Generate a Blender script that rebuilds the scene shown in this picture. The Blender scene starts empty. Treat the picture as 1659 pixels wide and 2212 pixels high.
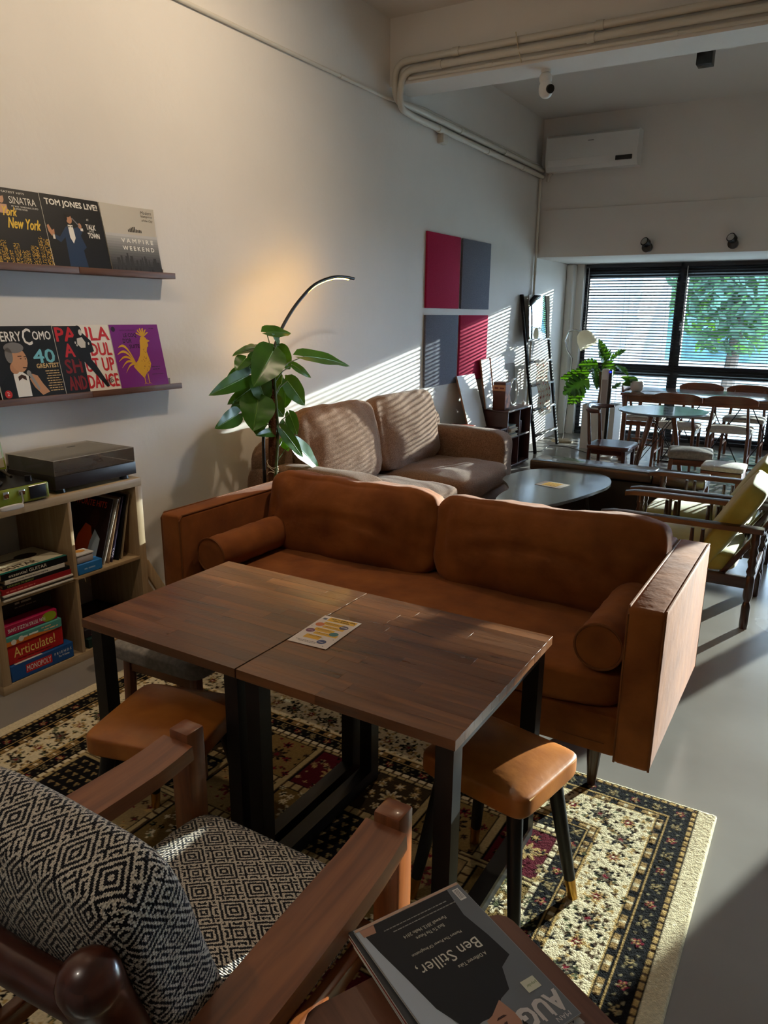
import bpy, bmesh, math, random
import numpy as np
from mathutils import Vector as V, Matrix, noise

# ---------------------------------------------------------------- camera
SC = bpy.context.scene
COL = SC.collection
PI = math.pi

def camera():
    f, yaw, pitch, roll = 1604.3, .540821, .261517, .00999
    cy, sy, cp, sp = math.cos(yaw), math.sin(yaw), math.cos(pitch), math.sin(pitch)
    fwd = V((-sy*cp, cy*cp, -sp)); right = V((cy, sy, 0)); up = right.cross(fwd)
    r = math.cos(roll)*right + math.sin(roll)*up
    u = -math.sin(roll)*right + math.cos(roll)*up
    cd = bpy.data.cameras.new('camera'); co = bpy.data.objects.new('camera', cd); COL.objects.link(co)
    cd.sensor_fit = 'VERTICAL'; cd.sensor_height = 36; cd.lens = 36*f/2212; cd.clip_start = .02; cd.clip_end = 400
    m = Matrix((r, u, -fwd)).transposed().to_4x4(); m.translation = (3.14, 0, 1.54)
    co.matrix_world = m
    SC.camera = co
camera()

# ---------------------------------------------------------------- sky, sun, exposure
W = bpy.data.worlds.new('sky'); SC.world = W; W.use_nodes = True
bg = W.node_tree.nodes['Background']
SUND = V((.375, 1.0, .172)).normalized()
bg.inputs['Color'].default_value = (.72, .81, 1.0, 1)
bg.inputs['Strength'].default_value = 31.0
sd = bpy.data.lights.new('sun', 'SUN'); so = bpy.data.objects.new('sun', sd); COL.objects.link(so)
so.rotation_euler = SUND.to_track_quat('Z', 'Y').to_euler(); so.location = (8, 20, 8)
sd.energy = 22; sd.angle = math.radians(.3); sd.color = (1, .93, .82)
SC.view_settings.view_transform = 'Standard'; SC.view_settings.look = 'None'
SC.view_settings.gamma = 1; SC.view_settings.exposure = .1; SC.view_settings.use_curve_mapping = False
SC.cycles.max_bounces = 7; SC.cycles.diffuse_bounces = 4; SC.cycles.glossy_bounces = 3; SC.cycles.transparent_max_bounces = 10; SC.cycles.adaptive_threshold = .05; SC.cycles.use_light_tree = False
SC.cycles.sample_clamp_indirect = 4; SC.cycles.caustics_reflective = True; SC.cycles.caustics_refractive = False

# ---------------------------------------------------------------- materials
def lin(c):
    return tuple(((v/255/12.92) if v <= 10.3 else ((v/255+.055)/1.055)**2.4) for v in c)+(1,)

MT = {}
def mat(name, col, col2=None, rough=.55, metal=0, kind='obj', sc=(6, 6, 6), detail=4, lo=.35, hi=.65,
        bump=0, bsc=60, spec=.5, coat=0, sheen=0, trans=0, alpha=1, emit=None, es=0, rvar=0, dist=0, attr=None, sub=0):
    m = bpy.data.materials.new(name); m.use_nodes = True; MT[name] = m
    nt = m.node_tree; N = nt.nodes; L = nt.links; p = N['Principled BSDF']
    p.inputs['Base Color'].default_value = lin(col); p.inputs['Roughness'].default_value = rough
    p.inputs['Metallic'].default_value = metal; p.inputs['Specular IOR Level'].default_value = spec
    p.inputs['Coat Weight'].default_value = coat; p.inputs['Sheen Weight'].default_value = sheen
    p.inputs['Transmission Weight'].default_value = trans; p.inputs['Alpha'].default_value = alpha
    if coat: p.inputs['Coat Roughness'].default_value = .1
    if emit: p.inputs['Emission Color'].default_value = lin(emit); p.inputs['Emission Strength'].default_value = es
    tc = N.new('ShaderNodeTexCoord'); out = tc.outputs['UV' if kind == 'wood' else 'Object']
    if col2 or rvar:
        mp = N.new('ShaderNodeMapping'); L.new(out, mp.inputs['Vector'])
        mp.inputs['Scale'].default_value = sc if not isinstance(sc, (int, float)) else (sc, sc, sc)
        nz = N.new('ShaderNodeTexNoise'); nz.inputs['Scale'].default_value = 1; nz.inputs['Detail'].default_value = detail
        nz.inputs['Distortion'].default_value = dist
        L.new(mp.outputs[0], nz.inputs['Vector'])
        cr = N.new('ShaderNodeValToRGB'); e = cr.color_ramp.elements
        e[0].position = lo; e[1].position = hi; e[0].color = lin(col); e[1].color = lin(col2 or col)
        L.new(nz.outputs['Fac'], cr.inputs['Fac'])
        if col2: L.new(cr.outputs['Color'], p.inputs['Base Color'])
        if rvar:
            mr = N.new('ShaderNodeMapRange'); mr.inputs['From Min'].default_value = .3; mr.inputs['From Max'].default_value = .7
            mr.inputs['To Min'].default_value = rough-rvar; mr.inputs['To Max'].default_value = rough+rvar
            L.new(nz.outputs['Fac'], mr.inputs['Value']); L.new(mr.outputs[0], p.inputs['Roughness'])
    if attr:
        at = N.new('ShaderNodeAttribute'); at.attribute_name = attr; L.new(at.outputs['Color'], p.inputs['Base Color'])
    if bump:
        nb = N.new('ShaderNodeTexNoise'); nb.inputs['Scale'].default_value = bsc; nb.inputs['Detail'].default_value = 3
        L.new(tc.outputs['Object'], nb.inputs['Vector'])
        b = N.new('ShaderNodeBump'); b.inputs['Strength'].default_value = bump; b.inputs['Distance'].default_value = .01
        L.new(nb.outputs['Fac'], b.inputs['Height']); L.new(b.outputs[0], p.inputs['Normal'])
    if sub:   # thin leaf: light shines through
        tr = N.new('ShaderNodeBsdfTranslucent'); tr.inputs['Color'].default_value = lin((96, 150, 16))
        mx = N.new('ShaderNodeMixShader'); mx.inputs[0].default_value = sub
        L.new(p.outputs[0], mx.inputs[1]); L.new(tr.outputs[0], mx.inputs[2]); L.new(mx.outputs[0], N['Material Output'].inputs['Surface'])
    return m

def glass(name, tint=(255, 255, 255), haze=0, rough=.02):
    m = bpy.data.materials.new(name); m.use_nodes = True; MT[name] = m
    nt = m.node_tree; N = nt.nodes; L = nt.links
    t = N.new('ShaderNodeBsdfTransparent'); t.inputs[0].default_value = lin(tint)
    g = N.new('ShaderNodeBsdfGlossy'); g.inputs['Roughness'].default_value = rough
    f = N.new('ShaderNodeFresnel'); f.inputs[0].default_value = 1.35
    x = N.new('ShaderNodeMixShader'); L.new(f.outputs[0], x.inputs[0]); L.new(t.outputs[0], x.inputs[1]); L.new(g.outputs[0], x.inputs[2])
    if haze:
        df = N.new('ShaderNodeBsdfDiffuse'); df.inputs[0].default_value = lin((200, 196, 190)); x2 = N.new('ShaderNodeMixShader'); x2.inputs[0].default_value = haze
        L.new(x.outputs[0], x2.inputs[1]); L.new(df.outputs[0], x2.inputs[2]); x = x2
    L.new(x.outputs[0], N['Material Output'].inputs['Surface'])
    return m

def wood(name, c1, c2, rough=.4, u=3, v=60, lo=.35, hi=.7, coat=0, bump=0, spec=.5, rvar=0, rnd=0):
    m = mat(name, c1, c2, rough=rough, kind='wood', sc=(u, v, 1), detail=5, lo=lo, hi=hi, coat=coat, bump=bump, bsc=80, dist=.6, spec=spec, rvar=rvar)
    if rnd:   # each board has its own tone and figure
        nt = m.node_tree; N = nt.nodes; L = nt.links; p = N['Principled BSDF']; src = p.inputs['Base Color'].links[0].from_socket
        oi = N.new('ShaderNodeObjectInfo'); mr = N.new('ShaderNodeMapRange'); mr.inputs['To Min'].default_value = 1-rnd; mr.inputs['To Max'].default_value = 1+rnd; L.new(oi.outputs['Random'], mr.inputs['Value'])
        vm = N.new('ShaderNodeVectorMath'); vm.operation = 'SCALE'; L.new(src, vm.inputs[0]); L.new(mr.outputs[0], vm.inputs['Scale']); L.new(vm.outputs[0], p.inputs['Base Color'])
        mp = [n for n in N if n.type == 'MAPPING'][0]; cx = N.new('ShaderNodeCombineXYZ'); mu = N.new('ShaderNodeMath'); mu.operation = 'MULTIPLY'; mu.inputs[1].default_value = 37; L.new(oi.outputs['Random'], mu.inputs[0]); L.new(mu.outputs[0], cx.inputs[0]); L.new(mu.outputs[0], cx.inputs[2]); L.new(cx.outputs[0], mp.inputs['Location'])
    return m

wall_m = mat('wall_paint', (226, 222, 217), (231, 227, 222), rough=.75, sc=(1.5,)*3, bump=.12, bsc=28, spec=.25)
ceil_m = mat('ceiling_paint', (226, 222, 217), rough=.85, spec=.2)
floor_m = mat('polished_concrete', (128, 122, 116), (150, 145, 139), rough=.22, sc=(1.1,)*3, detail=8, lo=.3, hi=.7, bump=.035, bsc=14, rvar=.06, spec=.5)
white_pl = mat('white_plastic', (226, 225, 222), rough=.35)
cream_pl = mat('pipe_paint', (214, 209, 198), rough=.5)
black_m = mat('black_metal', (20, 21, 24), rough=.42, metal=.3)
matt_black = mat('matt_black_paint', (20, 20, 22), rough=.75, spec=.2)
black_pl = mat('black_plastic', (18, 18, 20), rough=.4)
dark_fr = mat('window_frame_dark', (26, 32, 42), rough=.5)
slat_m = mat('slat_aluminium', (40, 44, 52), rough=.4, metal=.2)
chrome = mat('chrome', (215, 215, 215), rough=.15, metal=1)
brass = mat('brass', (190, 145, 70), rough=.28, metal=1)
glass_m = glass('window_glass', (238, 248, 250))
lid_m = glass('clear_acrylic', (244, 242, 238), haze=.13)
walnut = wood('walnut_veneer', (84, 52, 36), (116, 78, 55), rough=.5, u=4, v=70)
oak_k = wood('oak_laminate', (168, 142, 106), (190, 166, 130), rough=.5, u=2, v=45)
table_w = wood('acacia_top', (72, 38, 16), (134, 82, 42), rough=.34, u=2.2, v=26, lo=.25, hi=.8, coat=.15, bump=.06, rvar=.08, rnd=.28)
chair_w = wood('teak_brown', (84, 42, 20), (122, 66, 34), rough=.33, u=3, v=40, coat=.2)  # darker than honey: backlit shade of the far chairs put into the colour
honey = wood('honey_teak', (112, 56, 24), (146, 82, 40), rough=.3, u=3, v=40, coat=.25)
redwood = wood('red_brown_wood', (62, 26, 16), (92, 42, 25), rough=.28, u=3, v=40, coat=.3)
darkwood = wood('dark_wood', (44, 22, 13), (66, 36, 22), rough=.32, u=3, v=50, coat=.25)
bench_w = wood('aged_plank', (44, 34, 30), (78, 62, 54), rough=.24, u=1.5, v=14, lo=.3, hi=.75, bump=.10, coat=.35)
ash_top = wood('grey_ash', (70, 70, 68), (100, 100, 97), rough=.24, u=2, v=22, coat=.4)
maroon = mat('maroon_laminate', (66, 30, 26), rough=.45)
suede = mat('tan_suede', (114, 58, 14), (148, 84, 30), rough=.8, sc=(7, 7, 7), detail=6, lo=.3, hi=.75, bump=.25, bsc=22, sheen=.08, spec=.25)
suede_pipe = mat('suede_piping', (116, 66, 28), rough=.75, spec=.3)
leather = mat('saddle_leather', (150, 84, 28), (178, 108, 42), rough=.36, sc=(9, 9, 9), detail=6, bump=.06, bsc=40, spec=.5)
brownfab = mat('brown_weave', (108, 80, 62), (144, 112, 90), rough=.95, sc=(170, 170, 170), detail=2, lo=.35, hi=.65, bump=.3, bsc=220, sheen=.2, spec=.1)
greenvel = mat('olive_velvet', (140, 132, 52), (160, 152, 70), rough=.8, sc=(8, 8, 8), sheen=.5, bump=.15, bsc=14, spec=.2)
greyfab = mat('grey_fabric', (120, 114, 108), (140, 134, 126), rough=.9, sc=(60, 60, 60), bump=.2, bsc=120, spec=.2)
lightfab = mat('pale_fabric', (186, 180, 172), (204, 198, 190), rough=.9, sc=(60, 60, 60), bump=.2, bsc=80, spec=.2)
pinkfelt = mat('raspberry_felt', (150, 28, 62), (172, 44, 78), rough=.95, sc=(220, 220, 220), detail=2, bump=.2, bsc=200, spec=.1)
greyfelt = mat('slate_felt', (92, 95, 108), (124, 127, 140), rough=.95, sc=(220, 220, 220), detail=2, bump=.2, bsc=200, spec=.1)
paper = mat('paper_white', (228, 224, 214), rough=.7)
pages = mat('page_edges', (214, 202, 178), (196, 184, 160), rough=.8, sc=(3, 3, 500))
leaf_m = mat('philodendron_leaf', (42, 84, 18), (62, 108, 26), rough=.32, sc=(9, 9, 9), spec=.5, sub=.25)
leaf_v = mat('leaf_vein', (110, 150, 60), rough=.4)
leaf2_m = mat('monstera_leaf', (34, 74, 26), (52, 100, 34), rough=.35, sc=(9, 9, 9), sub=.18)
stem_m = mat('green_stem', (72, 96, 38), (58, 70, 34), rough=.5, sc=(30, 30, 30))
moss_m = mat('coir_pole', (62, 38, 24), (98, 64, 42), rough=1, sc=(60, 60, 18), bump=1, bsc=120, spec=.1)
twine = mat('pale_twine', (210, 196, 170), rough=.9)
mirror_m = mat('mirror_glass', (225, 232, 236), rough=.03, metal=1)
solid = {}
def ink(r, g, b, rough=.45):
    k = (r, g, b, rough)
    if k not in solid: solid[k] = mat('ink_%d_%d_%d' % (r, g, b), (r, g, b), rough=rough, spec=.28)
    return solid[k]

# ---------------------------------------------------------------- mesh builder
MW = {}
class B:
    def __init__(s): s.v = []; s.f = []
    def add(s, vs, fs):
        o = len(s.v); s.v += [tuple(p) for p in vs]; s.f += [tuple(i+o for i in f) for f in fs]; return s
    def box(s, a, b):
        x0, y0, z0 = a; x1, y1, z1 = b
        return s.add([(x0,y0,z0),(x1,y0,z0),(x1,y1,z0),(x0,y1,z0),(x0,y0,z1),(x1,y0,z1),(x1,y1,z1),(x0,y1,z1)],
                     [(0,3,2,1),(4,5,6,7),(0,1,5,4),(1,2,6,5),(2,3,7,6),(3,0,4,7)])
    def rbox(s, a, b, r=.004, seg=2):
        bm = bmesh.new(); bmesh.ops.create_cube(bm, size=1)
        d = [b[i]-a[i] for i in range(3)]
        for v in bm.verts: v.co = V([(a[i]+b[i])/2 + v.co[i]*d[i] for i in range(3)])
        r = min(r, min(abs(q) for q in d)*.45)
        bmesh.ops.bevel(bm, geom=bm.edges[:], offset=r, segments=seg, profile=.5, affect='EDGES')
        bm.verts.index_update()
        s.add([v.co[:] for v in bm.verts], [[v.index for v in f.verts] for f in bm.faces]); bm.free(); return s
    def beam(s, p, q, w, h, up=(0, 0, 1), r=0):
        p = V(p); q = V(q); d = q-p; L = d.length; x = d.normalized(); y = V(up).cross(x).normalized(); z = x.cross(y)
        t = B(); (t.rbox((0,-w/2,-h/2), (L,w/2,h/2), r) if r else t.box((0,-w/2,-h/2), (L,w/2,h/2)))
        m = Matrix((x, y, z)).transposed().to_4x4(); m.translation = p
        return s.add([m @ V(c) for c in t.v], t.f)
    def tube(s, pts, r, n=8, closed=False):
        pts = [V(p) for p in pts]; k = len(pts); rs = r if isinstance(r, (list, tuple)) else [r]*k
        vs = []; ref = None
        for i, p in enumerate(pts):
            if closed: d = pts[(i+1) % k]-pts[i-1]
            else: d = pts[min(i+1, k-1)]-pts[max(i-1, 0)]
            d.normalize()
            if ref is None: ref = d.orthogonal().normalized()
            ref = (ref-d*ref.dot(d)).normalized(); b2 = d.cross(ref)
            for j in range(n):
                a = 2*PI*j/n; vs.append(p+(ref*math.cos(a)+b2*math.sin(a))*rs[i])
        fs = []
        for i in range(k if closed else k-1):
            for j in range(n):
                a = i*n+j; b = i*n+(j+1) % n; c = ((i+1) % k)*n+(j+1) % n; e = ((i+1) % k)*n+j
                fs.append((a, b, c, e))
        if not closed: fs += [tuple(range(n-1, -1, -1)), tuple((k-1)*n+j for j in range(n))]
        return s.add(vs, fs)
    def cyl(s, p, q, r, r2=None, n=14): return s.tube([p, q], [r, r if r2 is None else r2], n)
    def lathe(s, prof, c=(0, 0, 0), n=24):
        k = len(prof); vs = [(c[0]+r*math.cos(2*PI*j/n), c[1]+r*math.sin(2*PI*j/n), c[2]+z) for r, z in prof for j in range(n)]
        fs = [(i*n+j, i*n+(j+1) % n, (i+1)*n+(j+1) % n, (i+1)*n+j) for i in range(k-1) for j in range(n)]
        fs += [tuple(range(n-1, -1, -1)), tuple((k-1)*n+j for j in range(n))]
        return s.add(vs, fs)
    def prism(s, poly, z0, z1):
        k = len(poly)
        return s.add([(x, y, z0) for x, y in poly]+[(x, y, z1) for x, y in poly],
                     [tuple(range(k-1, -1, -1)), tuple(range(k, 2*k))]+[(i, (i+1) % k, k+(i+1) % k, k+i) for i in range(k)])
    def poly(s, pts, z=0): return s.add([(p[0], p[1], z) for p in pts], [tuple(range(len(pts)))])
    def ell(s, cx, cy, rx, ry, z=0, n=20, a0=0): return s.poly([(cx+rx*math.cos(a0+2*PI*i/n), cy+ry*math.sin(a0+2*PI*i/n)) for i in range(n)], z)
    def rect(s, x0, y0, x1, y1, z=0): return s.poly([(x0,y0),(x1,y0),(x1,y1),(x0,y1)], z)
    def text(s, body, x, y, w, h, z=0, sh=0, rot=0, bold=0):
        vs, fs = text_mesh(body)
        xs = [p[0] for p in vs]; ys = [p[1] for p in vs]; x0, x1, y0, y1 = min(xs), max(xs), min(ys), max(ys)
        out = []
        for px, py in vs:
            a = (px-x0)/(x1-x0)*w; b = (py-y0)/(y1-y0)*h; a += sh*b
            if rot: a, b = a*math.cos(rot)-b*math.sin(rot), a*math.sin(rot)+b*math.cos(rot)
            out.append((x+a, y+b, z))
        s.add(out, fs)
        if bold:
            s.add([(p[0]+bold, p[1], z+7e-5) for p in out], fs); s.add([(p[0], p[1]+bold, z+1.4e-4) for p in out], fs)
        return s
    def dashes(s, x, y, w, h, z=0, seed=1):
        # print too small to read: word-long dashes
        rg = random.Random(seed); a = x
        while a < x+w-h:
            l = min(rg.uniform(1.5, 5)*h, x+w-a); s.rect(a, y, a+l, y+h*.8, z); a += l+h*.7
        return s
    def cush(s, c, size, n=12, p=5, puff=.12, wr=0, seed=0, ws=6, ax=2):
        """soft box: rounded, puffed along axis ax, wrinkled"""
        idx = {}; vs = []; fs = []
        def vid(i, j, k):
            key = (i, j, k)
            if key not in idx: idx[key] = len(vs); vs.append(key)
            return idx[key]
        for a in range(3):
            b, d = (a+1) % 3, (a+2) % 3
            for side in (0, n):
                for i in range(n):
                    for j in range(n):
                        q = []
                        for (ii, jj) in ((i, j), (i+1, j), (i+1, j+1), (i, j+1)):
                            t = [0, 0, 0]; t[a] = side; t[b] = ii; t[d] = jj; q.append(vid(*t))
                        fs.append(q if side else q[::-1])
        o1, o2 = [i for i in range(3) if i != ax]; out = []
        for key in vs:
            u = [math.sin((t/n-.5)*PI*.999)*.35+(2*t/n-1)*.65 for t in key]
            m = sum(abs(t)**p for t in u)**(1/p); mx = max(abs(t) for t in u)
            g = [t*mx/m for t in u]
            g[ax] *= 1+puff*((1-u[o1]**2)*(1-u[o2]**2)*2-.5)
            pos = V([g[i]*size[i]/2 for i in range(3)])
            if wr:
                nn = V(g); nn.normalize()
                pos += nn*wr*(noise.noise(V((pos[0]*ws+seed*7.1, pos[1]*ws, pos[2]*ws)))+.5*noise.noise(pos*ws*2.3+V((seed, 3, 1))))
            out.append(pos+V(c))
        return s.add(out, fs)
    def xf(s, m): s.v = [tuple(m @ V(p)) for p in s.v]; return s
    def mesh(s, name, smooth=40, recalc=True):
        me = bpy.data.meshes.new(name); me.from_pydata(s.v, [], s.f)
        if recalc:
            bm = bmesh.new(); bm.from_mesh(me); bmesh.ops.recalc_face_normals(bm, faces=bm.faces[:]); bm.to_mesh(me); bm.free()
        me.update()
        co = np.array(s.v, dtype=np.float64) if not recalc else None
        nv = len(me.vertices); arr = np.empty(nv*3); me.vertices.foreach_get('co', arr); arr = arr.reshape(-1, 3)
        nl = len(me.loops); li = np.empty(nl, dtype=np.int64); me.loops.foreach_get('vertex_index', li)
        npoly = len(me.polygons); nr = np.empty(npoly*3); me.polygons.foreach_get('normal', nr); nr = np.abs(nr.reshape(-1, 3))
        lt = np.empty(npoly, dtype=np.int64); me.polygons.foreach_get('loop_total', lt)
        dom = np.repeat(np.argmax(nr, axis=1), lt); ext = arr.max(0)-arr.min(0); uv = np.zeros((nl, 2))
        for a in range(3):
            o = [i for i in range(3) if i != a]
            if ext[o[1]] > ext[o[0]]: o = o[::-1]
            k = dom == a; uv[k, 0] = arr[li[k], o[0]]; uv[k, 1] = arr[li[k], o[1]]+a*.37
        ul = me.uv_layers.new(name='uv'); ul.data.foreach_set('uv', uv.ravel())
        if smooth:
            me.shade_smooth(); me.set_sharp_from_angle(angle=math.radians(smooth))
        return me
    def part(s, name, m, parent=None, label=None, kind=None, smooth=40, world=True, recalc=True):
        if parent is not None and world and parent.name in MW: s.xf(MW[parent.name].inverted())
        me = s.mesh(name, smooth, recalc); o = bpy.data.objects.new(name, me); COL.objects.link(o); me.materials.append(m)
        if parent is not None:
            o.parent = parent
            if parent.name in MW: MW[o.name] = MW[parent.name]
        if label: o['label'] = label
        if kind: o['kind'] = kind
        return o

_tc = {}
def text_mesh(body):
    if body in _tc: return _tc[body]
    cu = bpy.data.curves.new('t', 'FONT'); cu.body = body; cu.resolution_u = 2; cu.size = 1
    o = bpy.data.objects.new('t', cu); me = o.to_mesh()
    vs = [(v.co.x, v.co.y) for v in me.vertices]; fs = [tuple(p.vertices) for p in me.polygons]
    o.to_mesh_clear(); bpy.data.objects.remove(o); bpy.data.curves.remove(cu)
    _tc[body] = (vs, fs); return _tc[body]

def smooth(c, n=4):
    out = []; c = [V(p) for p in c]; k = len(c)
    for i in range(k-1):
        p0, p1, p2, p3 = c[max(i-1, 0)], c[i], c[i+1], c[min(i+2, k-1)]
        for t in np.linspace(0, 1, n, endpoint=False): out.append(.5*((2*p1)+(p2-p0)*t+(2*p0-5*p1+4*p2-p3)*t*t+(3*p1-p0-3*p2+p3)*t**3))
    return out+[c[-1]]

def tag(o, label, cat, group=None):
    o['label'] = label; o['category'] = cat
    if group: o['group'] = group
    return o
def thing(name, label, cat, loc=(0, 0, 0), rz=0, group=None, M=None):
    o = bpy.data.objects.new(name, None); COL.objects.link(o); o.empty_display_size = .05
    m = M if M is not None else Matrix.Translation(V(loc)) @ Matrix.Rotation(rz, 4, 'Z')
    o.matrix_world = m; MW[o.name] = m.copy()
    return tag(o, label, cat, group)
def frame(origin, u, v):
    u = V(u).normalized(); v = V(v); w = u.cross(v).normalized(); v = w.cross(u)
    m = Matrix((u, v, w)).transposed().to_4x4(); m.translation = V(origin); return m
def struct(b, name, m, parent=None, smooth=40):
    o = b.part(name, m, parent, smooth=smooth)
    if parent is None: o['kind'] = 'structure'
    return o
def dup(o, parent=None):
    c = o.copy(); COL.objects.link(c)
    if parent is not None: c.parent = parent
    for ch in o.children: dup(ch, c)
    return c
def place(o, loc, rz=0, label=None):
    c = dup(o); c.location = loc; c.rotation_euler = (0, 0, rz)
    if label: c['label'] = label
    return c
# ================================================================ the room
XR, YF, ZC, YW = 6.75, -2.2, 3.6, 9.95
struct(B().box((-.2, YF-.2, -.15), (XR+.2, YW+.25, 0)), 'floor', floor_m)
struct(B().box((-.2, YF-.2, ZC), (XR+.2, YW+.25, ZC+.15)), 'ceiling', ceil_m)
struct(B().box((-.2, YF, 0), (0, YW+.2, ZC)), 'wall_left', wall_m)
struct(B().box((XR, YF, 0), (XR+.2, YW+.2, ZC)), 'wall_right', wall_m)
struct(B().box((0, YF-.2, 0), (XR, YF, ZC)), 'wall_front', wall_m)
wb = B().box((0, 8.55, 2.67), (XR, YW+.2, ZC))
struct(wb, 'wall_back', wall_m)
struct(B().rbox((0, 8.525, 2.165), (XR, YW+.2, 2.668), .008), 'trim_1', wall_m)
struct(B().box((0, 5.25, 3.155), (XR, 5.56, ZC)), 'trim_2', wall_m)
struct(B().rbox((0, 9.66, 0), (.10, YW+.2, 2.165), .03, 4).box((.1, 9.80, 0), (.19, YW+.2, 2.165)), 'wall_return', wall_m)
struct(B().box((6.15, 9.66, 0), (XR, YW+.2, 2.165)), 'wall_sunblock', wall_m)  # unseen wall section, placed to keep sun off the floor beside the rug

# windows: four bays of dark aluminium, each with an upper and a lower pane
bays = [.19, 1.37, 2.55, 3.9, 5.3, 6.15]
for i in range(5):
    x0, x1 = bays[i], bays[i+1]; zh = 1.995 if i < 3 else 2.07  # unseen right-hand bays: head raised to let sun reach the armchair seat
    w = bpy.data.objects.new('window_%d' % (i+1), None); COL.objects.link(w); w['kind'] = 'structure'
    B().box((x0, 9.89, 0), (x0+.06, 9.97, 2.165)).part('frame_post', dark_fr, w)
    B().box((x1-.06, 9.89, 0), (x1, 9.97, 2.165)).part('frame_post', dark_fr, w)
    for z0, z1 in ((0, .09), (.80, .945), (zh, 2.165)):
        B().box((x0+.06, 9.895, z0), (x1-.06, 9.965, z1)).part('frame_rail', dark_fr, w)
    B().box((x0+.06, 9.927, .945), (x1-.06, 9.933, zh)).part('pane', glass_m, w)
    B().box((x0+.06, 9.927, .09), (x1-.06, 9.933, .80)).part('pane', glass_m, w)
    if i < 2:
        B().rbox((x0+.025, 9.865, 1.36), (x0+.045, 9.89, 1.46), .005).part('handle', white_pl, w)

# venetian blinds in front of the windows
sb = B(); n = 7
prof = [(-.019+.038*k/(n-1), .0022*(1-((k/(n-1)-.5)*2)**2)) for k in range(n)]
BW = 1.145
vs = [(x, y, z) for x in (0, BW) for y, z in prof]; fs = [(k, k+1, n+k+1, n+k) for k in range(n-1)]
sb.add(vs, fs); slat_me = sb.mesh('slat', recalc=False); slat_me.materials.append(slat_m)
tilt = math.radians(-23)
blind_lab = ['dark venetian blind over the window nearest the left wall', 'dark venetian blind right of the thick dark mullion', 'dark venetian blind of the third window from the left wall']
B0 = BW
for i in range(3):
    x0 = bays[i]+.018; BW = bays[i+1]-bays[i]-.035
    t = thing('window_blind', blind_lab[i], 'blind', (x0, 9.83, 0), 0, 'venetian blinds')
    B().box((x0, 9.812, 2.115), (x0+BW, 9.85, 2.16)).part('headrail', slat_m, t)
    step = .035
    z = 2.10
    while z > .07:
        o = bpy.data.objects.new('slat', slat_me); COL.objects.link(o); o.parent = t; o.location = (0, 0, z); o.rotation_euler = (tilt, 0, 0); o.scale = (BW/B0, 1, 1)
        z -= step
    B().box((x0, 9.815, .035), (x0+BW, 9.845, .055)).part('bottom_rail', slat_m, t)
    for fx in (.12, .55, .98):
        B().cyl((x0+fx*BW/1.1, 9.806, .05), (x0+fx*BW/1.1, 9.806, 2.12), .0012, n=5).part('cord', black_pl, t)
    B().cyl((x0+.045, 9.80, 1.2), (x0+.045, 9.803, 2.12), .004, n=6).part('wand', white_pl, t)

# ---- outdoors: ground, pale building, trees
grass_m = mat('outdoor_ground', (104, 108, 106), (84, 92, 84), rough=.9, sc=(1, 1, 1))
struct(B().box((-30, 10.2, -.6), (40, 70, -.45)), 'ground', grass_m)
bt = thing('building', 'pale building corner outside the window nearest the left wall', 'building', (-3, 17, -.45))
bw = mat('building_render', (104, 108, 112), rough=.8); bw2 = mat('building_glass', (90, 120, 140), rough=.2)
B().box((-9, 17, -.45), (-1.05, 22, 9)).part('wall', bw, bt)
B().box((-1.7, 16.4, -.45), (-1.06, 16.99, 4.1)).part('column', bw, bt)
for zz in (.6, 3.4, 6):
    for xx in (-8, -6, -4, -2.6):
        B().box((xx, 16.98, zz), (xx+.9, 17.02, zz+1.3)).part('window', bw2, bt)
# wooded hillside far behind
hb = B(); hn, hm = 40, 12; hv = []
for i in range(hn+1):
    for j in range(hm+1):
        x = -34+44*i/hn; r_ = j/hm; top = 9.5*max(0, min(1, (10-x)/5)); z = -.5+top*math.sin(r_*PI/2); y = 38+7*r_*r_
        p = V((x, y, z)); d_ = noise.noise(p*.45)*1.1+noise.noise(p*1.1)*.5; hv.append((x+d_*.5, y-d_, z+d_*.4*r_))
hb.add(hv, [(i*(hm+1)+j, (i+1)*(hm+1)+j, (i+1)*(hm+1)+j+1, i*(hm+1)+j+1) for i in range(hn) for j in range(hm)])
struct(hb, 'hillside', mat('wooded_slope', (24, 52, 56), (60, 98, 106), rough=.9, sc=(1.2,)*3, detail=8), smooth=180)  # blue of distant haze mixed into the slope colour
tree_m = mat('tree_foliage', (30, 54, 48), (60, 92, 84), rough=.8, sc=(.9,)*3, sub=.35)  # bluish haze tinted into the foliage colour
bark = mat('tree_bark', (70, 58, 48), rough=.9)
random.seed(5)
def tree(name, lab, x, y, h, r):
    t = thing(name, lab, 'tree', (x, y, -.45), 0, 'trees outside the windows')
    B().tube([(x, y, -.45), (x+.1, y, h*.4), (x, y+.1, h*.7)], [.16, .12, .07], 8).part('trunk', bark, t)
    b = B()
    for k in range(2200):
        a = random.random()*2*PI; ph = math.acos(random.uniform(-1, 1)); rr = r*(random.random()**.4)
        c = V((x+rr*math.sin(ph)*math.cos(a), y+rr*math.sin(ph)*math.sin(a), h*.62+rr*math.cos(ph)*1.25))
        u = V((random.uniform(-1, 1), random.uniform(-1, 1), random.uniform(-1, 1))).normalized(); w = u.orthogonal().normalized()
        L = random.uniform(.12, .26)
        b.add([c-u*L, c+w*L*.4, c+u*L, c-w*L*.4], [(0, 1, 2, 3)])
    b.part('foliage', tree_m, t, recalc=False, kind='stuff')
for x, y, h, r, lab in [(.9, 19.5, 4.0, 1.5, 'bushy tree seen through the blind right of the mullion'), (-3.2, 27, 6, 2.2, 'far tree seen beside the pale building outside')]:
    tree('tree', lab, x, y, h, r)

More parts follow.
